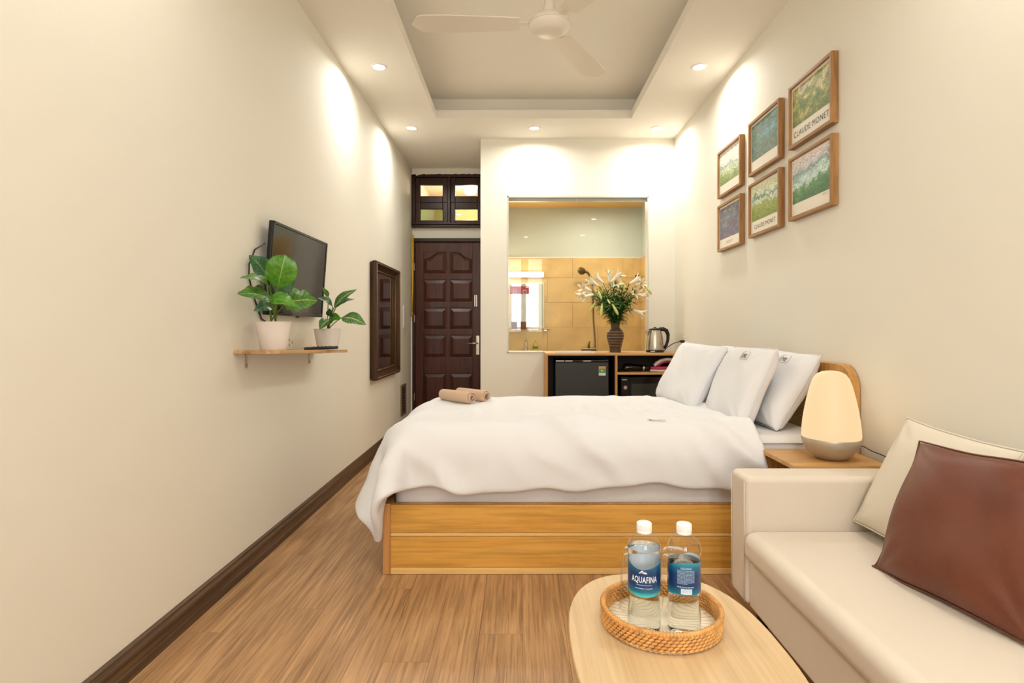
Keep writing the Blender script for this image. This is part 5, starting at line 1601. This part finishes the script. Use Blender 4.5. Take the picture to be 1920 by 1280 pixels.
structure(MB().box(XL + 0.0, XL + 0.012, YD - 0.05, YD - 0.036, 0.0, 1.2).build('trim_2', M['white']), 'thin white caulk strip at the foot of the door frame', 'trim')

# ================================================================== FRAMED PRINTS
def art(name, bands_, scale, dabs, vert=1.0, seed=0.0, mottle=0.5, slope=0.0):
    """loose dabs of colour in soft bands: a generic garden or river view"""
    m, nt, p, L = nodes_of(name); N = nt.nodes.new
    uv = N('ShaderNodeUVMap')
    ad = N('ShaderNodeVectorMath'); ad.operation = 'ADD'; ad.inputs[1].default_value = (seed, seed * 1.7, 0)
    L.new(uv.outputs[0], ad.inputs[0])
    n1 = N('ShaderNodeTexNoise'); n1.inputs['Scale'].default_value = scale; n1.inputs['Detail'].default_value = 5
    L.new(ad.outputs[0], n1.inputs['Vector'])
    sp = N('ShaderNodeSeparateXYZ'); L.new(uv.outputs[0], sp.inputs[0])
    mul = N('ShaderNodeMath'); mul.operation = 'MULTIPLY_ADD'; mul.inputs[1].default_value = slope
    L.new(sp.outputs[0], mul.inputs[0]); L.new(sp.outputs[1], mul.inputs[2])
    a = N('ShaderNodeMath'); a.operation = 'MULTIPLY_ADD'; a.inputs[1].default_value = vert; a.inputs[2].default_value = -mottle * 0.5
    L.new(mul.outputs[0], a.inputs[0])
    c = N('ShaderNodeMath'); c.operation = 'MULTIPLY_ADD'; c.inputs[1].default_value = mottle
    L.new(n1.outputs['Fac'], c.inputs[0]); L.new(a.outputs[0], c.inputs[2])
    r = N('ShaderNodeValToRGB'); e = r.color_ramp.elements
    e[0].position = bands_[0][0]; e[0].color = rgb(*bands_[0][1]); e[1].position = bands_[-1][0]; e[1].color = rgb(*bands_[-1][1])
    for pos, cc in bands_[1:-1]:
        q = e.new(pos); q.color = rgb(*cc)
    L.new(c.outputs[0], r.inputs['Fac'])
    vo = N('ShaderNodeTexVoronoi'); vo.inputs['Scale'].default_value = dabs
    mp = N('ShaderNodeMapping'); mp.inputs['Scale'].default_value = (1, 1.6, 1); L.new(ad.outputs[0], mp.inputs['Vector']); L.new(mp.outputs[0], vo.inputs['Vector'])
    hs = N('ShaderNodeHueSaturation')
    sv = N('ShaderNodeSeparateXYZ'); L.new(vo.outputs['Color'], sv.inputs[0])
    mr = N('ShaderNodeMapRange'); mr.inputs[3].default_value = 0.74; mr.inputs[4].default_value = 1.55; L.new(sv.outputs[0], mr.inputs[0])
    mh = N('ShaderNodeMapRange'); mh.inputs[3].default_value = 0.46; mh.inputs[4].default_value = 0.54; L.new(sv.outputs[1], mh.inputs[0])
    L.new(mr.outputs[0], hs.inputs['Value']); L.new(mh.outputs[0], hs.inputs['Hue']); L.new(r.outputs[0], hs.inputs['Color'])
    L.new(hs.outputs[0], p.inputs['Base Color']); p.inputs['Roughness'].default_value = 0.5
    return m
M['paper'] = plain('cream print paper', rgb(238, 230, 214), 0.6)
M['ink'] = plain('black print ink', rgb(40, 38, 36), 0.6)
M['ink_pale'] = plain('pale print ink', rgb(176, 160, 140), 0.6)
A = {
    'pond': art('flowering pond print', [(0.0, (96, 116, 48)), (0.3, (150, 150, 70)), (0.45, (196, 180, 104)), (0.6, (176, 168, 150)), (0.8, (120, 132, 64)), (1.0, (160, 156, 84))], 4.0, 26, 0.35, 1.3, 2.3),
    'pads': art('blue green water print', [(0.0, (92, 112, 92)), (0.35, (84, 116, 100)), (0.55, (104, 138, 148)), (0.72, (132, 158, 178)), (0.85, (124, 116, 150)), (1.0, (98, 110, 150))], 3.0, 14, 0.45, 4.1, 2.0),
    'bridge': art('misty meadow print', [(0.0, (104, 130, 60)), (0.25, (136, 154, 84)), (0.40, (190, 196, 164)), (0.55, (150, 160, 148)), (0.62, (214, 214, 194)), (1.0, (222, 218, 198))], 5.0, 22, 0.9, 2.2, 0.5, 0.1),
    'iris': art('violet garden print', [(0.0, (92, 78, 104)), (0.3, (98, 104, 128)), (0.5, (128, 132, 84)), (0.65, (150, 152, 150)), (0.8, (104, 110, 72)), (1.0, (132, 132, 92))], 5.0, 24, 0.35, 7.7, 2.3),
    'bank': art('green river bank print', [(0.0, (116, 132, 52)), (0.38, (140, 152, 72)), (0.52, (186, 198, 178)), (0.60, (84, 112, 92)), (0.70, (190, 200, 172)), (1.0, (208, 208, 168))], 6.0, 28, 0.9, 3.4, 0.45, 0.05),
    'hill': art('pastel hillside print', [(0.0, (60, 110, 58)), (0.22, (84, 132, 80)), (0.33, (186, 204, 196)), (0.46, (170, 194, 188)), (0.55, (116, 142, 130)), (0.64, (190, 184, 190)), (0.8, (206, 196, 192)), (1.0, (186, 190, 204))], 5.0, 24, 0.9, 5.9, 0.42, -0.12),
}
FH, FW_ = 0.33, 0.43
prints = [
    ('framed print of a flowering pond, top of the column nearest the lamp', 2.660, 2.017, 'pond', ('CLAUDE MONET', 0.042, 'ink', 1.12), 0.62),
    ('framed print of a pastel hillside by water, lowest nearest the lamp', 2.660, 1.640, 'hill', ('MONET', 0.012, 'ink_pale', 1.1), 0.70),
    ('framed print of blue green water, top of the middle column', 3.200, 2.013, 'pads', None, 0.70),
    ('framed print of a green river bank, lower one of the middle column', 3.200, 1.632, 'bank', ('CLAUDE MONET', 0.036, 'ink', 1.1), 0.66),
    ('framed print of a misty meadow, top one nearest the bathroom window', 3.765, 2.000, 'bridge', None, 0.70),
    ('framed print of a violet garden, lower one nearest the bathroom window', 3.765, 1.617, 'iris', ('MONET', 0.03, 'ink_pale', 1.3), 0.70),
]
fbw, fdep = 0.018, 0.034
for lab, y0, z0, a_, txt, share in prints:
    y1, z1 = y0 + FW_, z0 + FH
    t = thing('framed_print', lab, 'picture', (XR, (y0 + y1) / 2, z0), group='framed prints on the cream wall')
    xf = XR - fdep
    for ya, yb in ((y0, y0 + fbw), (y1 - fbw, y1)):
        MB().box(xf, XR - 0.001, ya, yb, z0, z1).build('frame_stile', M['frame'], t, bevel=0.0015, seg=1)
    for za, zb_ in ((z0, z0 + fbw), (z1 - fbw, z1)):
        MB().box(xf, XR - 0.001, y0 + fbw, y1 - fbw, za, zb_).build('frame_rail', M['frame_y'], t, bevel=0.0015, seg=1)
    pa = MB().box(XR - 0.022, XR - 0.016, y0 + fbw - 0.002, y1 - fbw + 0.002, z0 + fbw - 0.002, z1 - fbw + 0.002).build('paper', M['paper'], t)
    iy0, iy1 = y0 + fbw + 0.012, y1 - fbw - 0.012
    iz1 = z1 - fbw - 0.012; iz0 = iz1 - (FH - 2 * fbw) * share - 0.012
    # seen from the room the print's left edge is its far end
    xx = XR - 0.0225
    o = MB().add([(xx, iy1, iz0), (xx, iy0, iz0), (xx, iy0, iz1), (xx, iy1, iz1)], [(0, 1, 2, 3)]).build('printed_image', A[a_], pa)
    lay = o.data.uv_layers.new(name='UVMap')
    for l in o.data.loops:
        lay.data[l.index].uv = ((iy1 - (o.data.vertices[l.vertex_index].co.y + t.location.y)) / (iy1 - iy0) * 1.3, (o.data.vertices[l.vertex_index].co.z + t.location.z - iz0) / (iz1 - iz0))
    if txt:
        v_, f_ = text_geo(txt[0], txt[1], spacing=txt[3])
        zc_ = (z0 + fbw + iz0) / 2 if txt[1] > 0.02 else iz0 - 0.012
        yc_ = (y0 + y1) / 2 if txt[1] > 0.02 else y0 + 0.08
        MB().add([(xx - 0.0002, yc_ - x, zc_ + y) for x, y, _ in v_], f_).build('lettering', M[txt[2]], pa)

# ================================================================== CEILING FAN
fx, fy, fz = 0.157, 3.0, 2.64
fn = thing('ceiling_fan', 'white three-bladed ceiling fan on a short rod', 'fan', (fx, fy, ZT))
M['fan'] = plain('white fan enamel', rgb(236, 227, 213), 0.35)
MB().cyl((fx, fy, fz + 0.05), (fx, fy, ZT - 0.02), 0.012, 14).build('rod', M['fan'], fn, auto=40)
MB().lathe([(0.0, 0.0), (0.03, -0.07), (0.055, -0.075), (0.06, -0.06), (0.05, 0.0)][1:], 24, (fx, fy, ZT), cap0=True).build('canopy', M['fan'], fn, auto=40)
MB().lathe([(0.016, 0.20), (0.024, 0.14), (0.034, 0.06), (0.034, 0.045)], 20, (fx, fy, fz), cap0=True, cap1=True).build('rod_cup', M['fan'], fn, auto=50)
hb = MB().lathe([(0.0, -0.047), (0.05, -0.045), (0.085, -0.036), (0.104, -0.018), (0.110, 0.0), (0.108, 0.012), (0.09, 0.030), (0.06, 0.044), (0.03, 0.05), (0.0, 0.05)], 48, (fx, fy, fz), cap0=False, cap1=False).build('motor_housing', M['fan'], fn, smooth=True)
lp_ = [(fx + 0.1095 * math.cos(2 * PI * i / 48), fy + 0.1095 * math.sin(2 * PI * i / 48), fz - 0.004) for i in range(49)]
MB().tube(lp_, 0.0025, 6, cap=False).build('trim_ring', M['fan'], hb, smooth=True)
for k, a in enumerate((180.0, 62.0, 301.0)):
    Rz = Matrix.Translation((fx, fy, fz)) @ Matrix.Rotation(math.radians(a), 4, 'Z')
    pts = []
    nseg = 14
    up_e, lo_e = [], []
    for i in range(nseg + 1):
        u = i / nseg
        r_ = 0.155 + 0.555 * u
        w = 0.060 + 0.022 * min(1, u * 1.6)
        if u > 0.86: w *= math.sqrt(max(0.0, 1 - ((u - 0.86) / 0.14) ** 2)) * 0.999 + 0.001
        up_e.append((r_, w)); lo_e.append((r_, -w * 0.92))
    v = []
    for (r_, w), (_, w2) in zip(up_e, lo_e):
        for yy in (w, w * 0.33 + w2 * 0.0, w2 * 0.33, w2):
            tilt_z = yy * 0.05
            v.append((r_, yy, tilt_z + 0.004)); v.append((r_, yy, tilt_z))
    f = []
    m_ = 8
    for i in range(nseg):
        for c in range(3):
            a0 = i * m_ + c * 2
            f.append((a0, a0 + 2, a0 + m_ + 2, a0 + m_)); f.append((a0 + 1, a0 + m_ + 1, a0 + m_ + 3, a0 + 3))
        f.append((i * m_, i * m_ + m_, i * m_ + m_ + 1, i * m_ + 1)); f.append((i * m_ + 6, i * m_ + 7, i * m_ + m_ + 7, i * m_ + m_ + 6))
    f.append((0, 1, 3, 2)); f.append((2, 3, 5, 4)); f.append((4, 5, 7, 6))
    e_ = nseg * m_
    f += [(e_, e_ + 2, e_ + 3, e_ + 1), (e_ + 2, e_ + 4, e_ + 5, e_ + 3), (e_ + 4, e_ + 6, e_ + 7, e_ + 5)]
    bl = MB().add(v, f, Rz).build('blade', M['fan'], fn, auto=50)
    br = MB().box(0.095, 0.185, -0.016, 0.016, 0.003, 0.008, Rz)
    br.build('blade_bracket', M['fan'], bl)

# ================================================================== BATHROOM THINGS
bl_ = thing('mirror_light', 'bright white tube light over the bathroom mirror', 'wall lamp', (0.02, YBB, 1.69))
YW = YBB - 0.016
MB().box(-0.24, 0.295, YW - 0.035, YW, 1.665, 1.735).build('fitting', M['white'], bl_, bevel=0.004)
MB().cyl((-0.235, YW - 0.055, 1.70), (0.290, YW - 0.055, 1.70), 0.024, 20).build('tube', glow('mirror tube glow', (1, 0.88, 0.68, 1), 9), bl_, auto=50)
for xx in (-0.24, 0.29):
    MB().cyl((xx, YW - 0.055, 1.70), (xx + 0.008, YW - 0.055, 1.70), 0.027, 16).build('end_cap', M['white'], bl_)
li = bpy.data.lights.new('tube light', 'AREA'); li.shape = 'RECTANGLE'; li.size = 0.5; li.size_y = 0.05; li.energy = 7; li.color = (1, 0.84, 0.58)
l_o = bpy.data.objects.new('tube_light', li); l_o.location = (0, -0.11, 0.01); l_o.rotation_euler = (-PI / 2, 0, 0); COL.objects.link(l_o); l_o.parent = bl_

bm_ = thing('bathroom_mirror', 'small unframed mirror under the bathroom tube light', 'mirror', (0.05, YBB, 1.06))
MB().box(-0.20, 0.295, YW - 0.008, YW, 1.075, 1.60).build('mirror_glass', M['mirror'], bm_)
b = MB()
b.ring([(-0.205, 1.07), (0.30, 1.07), (0.30, 1.605), (-0.205, 1.605)], [(-0.192, 1.083), (0.287, 1.083), (0.287, 1.592), (-0.192, 1.592)], 0, 0.012, Matrix(((1, 0, 0, 0), (0, 0, -1, YW), (0, 1, 0, 0), (0, 0, 0, 1))))
b.build('mirror_edge', M['alu'], bm_)
pq = thing('sign_reflection', 'maroon reflection of a sign with two small white squares, modelled before the bathroom mirror', 'reflection', (0.0, YBB, 1.5))  # a sign's reflection, modelled as a solid coloured board
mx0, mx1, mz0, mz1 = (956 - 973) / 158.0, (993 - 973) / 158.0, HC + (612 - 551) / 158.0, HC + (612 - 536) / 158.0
MB().box(mx0, mx1, YW - 0.022, YW - 0.013, mz0, mz1).build('board', plain('maroon reflected sign', rgb(140, 44, 62), 0.5), pq, bevel=0.002)
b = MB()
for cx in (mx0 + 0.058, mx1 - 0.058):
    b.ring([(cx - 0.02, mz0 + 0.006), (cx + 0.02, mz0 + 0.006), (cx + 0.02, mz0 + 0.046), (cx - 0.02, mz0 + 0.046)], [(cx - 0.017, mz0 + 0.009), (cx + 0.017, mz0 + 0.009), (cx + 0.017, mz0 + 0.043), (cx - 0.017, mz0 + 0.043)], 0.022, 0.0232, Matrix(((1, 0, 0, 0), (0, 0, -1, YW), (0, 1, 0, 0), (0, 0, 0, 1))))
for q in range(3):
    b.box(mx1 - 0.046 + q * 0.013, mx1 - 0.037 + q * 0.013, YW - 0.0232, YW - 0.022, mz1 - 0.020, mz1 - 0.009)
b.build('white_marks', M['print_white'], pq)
gs = thing('glass_shelf', 'narrow glass shelf below the bathroom mirror', 'shelf', (0.05, YBB, 1.05))
MB().box(-0.22, 0.37, YW - 0.11, YW, 1.045, 1.053).build('pane', thin_glass('shelf glass', (0.85, 0.92, 0.86, 1), 2.0), gs)
for xx in (-0.18, 0.30):
    MB().box(xx, xx + 0.03, YW - 0.05, YW, 1.032, 1.045).build('bracket', M['chrome'], gs)
for lab, xx in (('brown tooth mug on the glass shelf, by the window edge', -0.055), ('brown tooth mug on the glass shelf, under the maroon sign reflection', 0.052)):
    t = thing('tooth_mug', lab, 'mug', (xx, YW - 0.06, 1.053), group='tooth mugs on the glass shelf')
    MB().lathe([(0.030, 0.0), (0.033, 0.004), (0.036, 0.088), (0.033, 0.088), (0.030, 0.006), (0, 0.006)], 24, cap1=False).build('cup', plain('brown stoneware', rgb(120, 78, 52), 0.5), t, auto=40, world=False)
sk = thing('wash_basin', 'white wash basin beneath the bathroom mirror', 'basin', (0.03, 6.74, 0.62))
MB().ring(rrect(0.5, 0.38, 0.08, 6, 0.03, YW - 0.191), rrect(0.42, 0.26, 0.07, 6, 0.03, YW - 0.22), 0.70, 0.80).build('basin_rim', M['white'], sk, bevel=0.01)
MB().prism(rrect(0.46, 0.34, 0.08, 6, 0.03, YW - 0.191), 0.62, 0.71).build('basin_bowl', M['white'], sk, bevel=0.02)
MB().lathe([(0.09, 0.0), (0.07, 0.1), (0.07, 0.621)], 20, (0.03, YW - 0.12, 0)).build('pedestal', M['white'], sk, auto=40)
fc = thing('basin_tap', 'chrome tap on the wash basin', 'tap', (0.085, YW - 0.05, 0.80))
MB().lathe([(0.024, 0.0), (0.022, 0.01), (0.018, 0.02), (0.017, 0.095)], 18, (0.085, YW - 0.05, 0.80)).build('body', M['chrome'], fc, auto=40)
MB().tube([(0.085, YW - 0.05, 0.86), (0.085, YW - 0.11, 0.872), (0.085, YW - 0.155, 0.858)], 0.012, 12).build('spout', M['chrome'], fc, smooth=True)
MB().tube([(0.085, YW - 0.05, 0.895), (0.085, YW - 0.05, 0.915), (0.085, YW - 0.10, 0.935)], [0.017, 0.012, 0.008], 12).build('lever', M['chrome'], fc, smooth=True)
sb_ = thing('soap_bottle', 'small soap bottle with yellow-green label beside the basin tap', 'bottle', (0.195, YW - 0.05, 0.80))
MB().lathe([(0.030, 0.0), (0.031, 0.01), (0.031, 0.07), (0.012, 0.09), (0.012, 0.10)], 20, (0.195, YW - 0.05, 0.80)).build('body', plain('soap yellow', rgb(196, 178, 70), 0.4), sb_, auto=50)
MB().lathe([(0.0315, 0.02), (0.0315, 0.05)], 20, (0.195, YW - 0.05, 0.80), cap0=False, cap1=False).build('label', plain('soap label green', rgb(92, 120, 60), 0.5), sb_)
MB().tube([(0.195, YW - 0.05, 0.90), (0.195, YW - 0.05, 0.935), (0.195, YW - 0.085, 0.935)], 0.006, 8).build('pump', M['white'], sb_, smooth=True)

sw = thing('hand_shower', 'chrome hand shower with hose on the ochre tiles', 'shower', (0.85, YBB, 0.85))
M['dullchrome'] = plain('dull chrome', rgb(120, 104, 76), 0.3, metal=0.8)
def bp_(px, py, off=0.06):
    d = YW - off; s = F / d
    return ((px - 973) / s, d, HC - (py - 612) / s)
c0 = Vector(bp_(1091, 507, 0.13))
dirn = Vector((-0.35, -0.75, -0.55)).normalized()
hm = Matrix.Translation(c0) @ frame_z(dirn)
MB().lathe([(0.0, 0.022), (0.044, 0.020), (0.048, 0.012), (0.046, 0.0), (0.03, -0.012), (0.0, -0.018)], 28, M=hm, cap0=False, cap1=False).build('shower_head', M['dullchrome'], sw, smooth=True)
MB().tube([c0 + Vector((0.01, 0.012, 0.0)), bp_(1102, 511, 0.10), bp_(1110, 523, 0.05), bp_(1112, 533, 0.05)], [0.016, 0.015, 0.012, 0.012], 12).build('shower_handle', M['dullchrome'], sw, smooth=True)
MB().tube([bp_(1112, 533, 0.05), bp_(1112, 560, 0.03), bp_(1113, 600, 0.03), bp_(1116, 640, 0.03), bp_(1116, 656, 0.04), bp_(1110, 658, 0.05)], 0.009, 10).build('hose', M['dullchrome'], sw, smooth=True)
MB().tube([bp_(1111, 527, 0.07), bp_(1111, 527, 0.0)], [0.02, 0.016], 12).build('wall_holder', M['dullchrome'], sw, auto=40)
mxr = MB().cyl(bp_(1090, 655, 0.06), bp_(1118, 655, 0.06), 0.022, 16).build('mixer', M['dullchrome'], sw, auto=40)
MB().tube([bp_(1104, 655, 0.06), bp_(1104, 646, 0.07), bp_(1106, 640, 0.10)], [0.018, 0.012, 0.008], 10).build('mixer_lever', M['dullchrome'], mxr, smooth=True)
hk = thing('robe_hook', 'dark hook on the bathroom tiles by the lilies', 'hook', (bp_(1195, 518, 0)[0], YW, bp_(1195, 518, 0)[2]))
MB().box(bp_(1191, 518, 0)[0], bp_(1199, 518, 0)[0], YW - 0.012, YW, bp_(1191, 521, 0)[2], bp_(1191, 516, 0)[2]).build('hook_plate', M['blackp'], hk, bevel=0.003)
MB().tube([bp_(1195, 518, 0.01), bp_(1195, 519, 0.05), bp_(1195, 514, 0.06)], 0.007, 8).build('hook_arm', M['blackp'], hk, smooth=True)
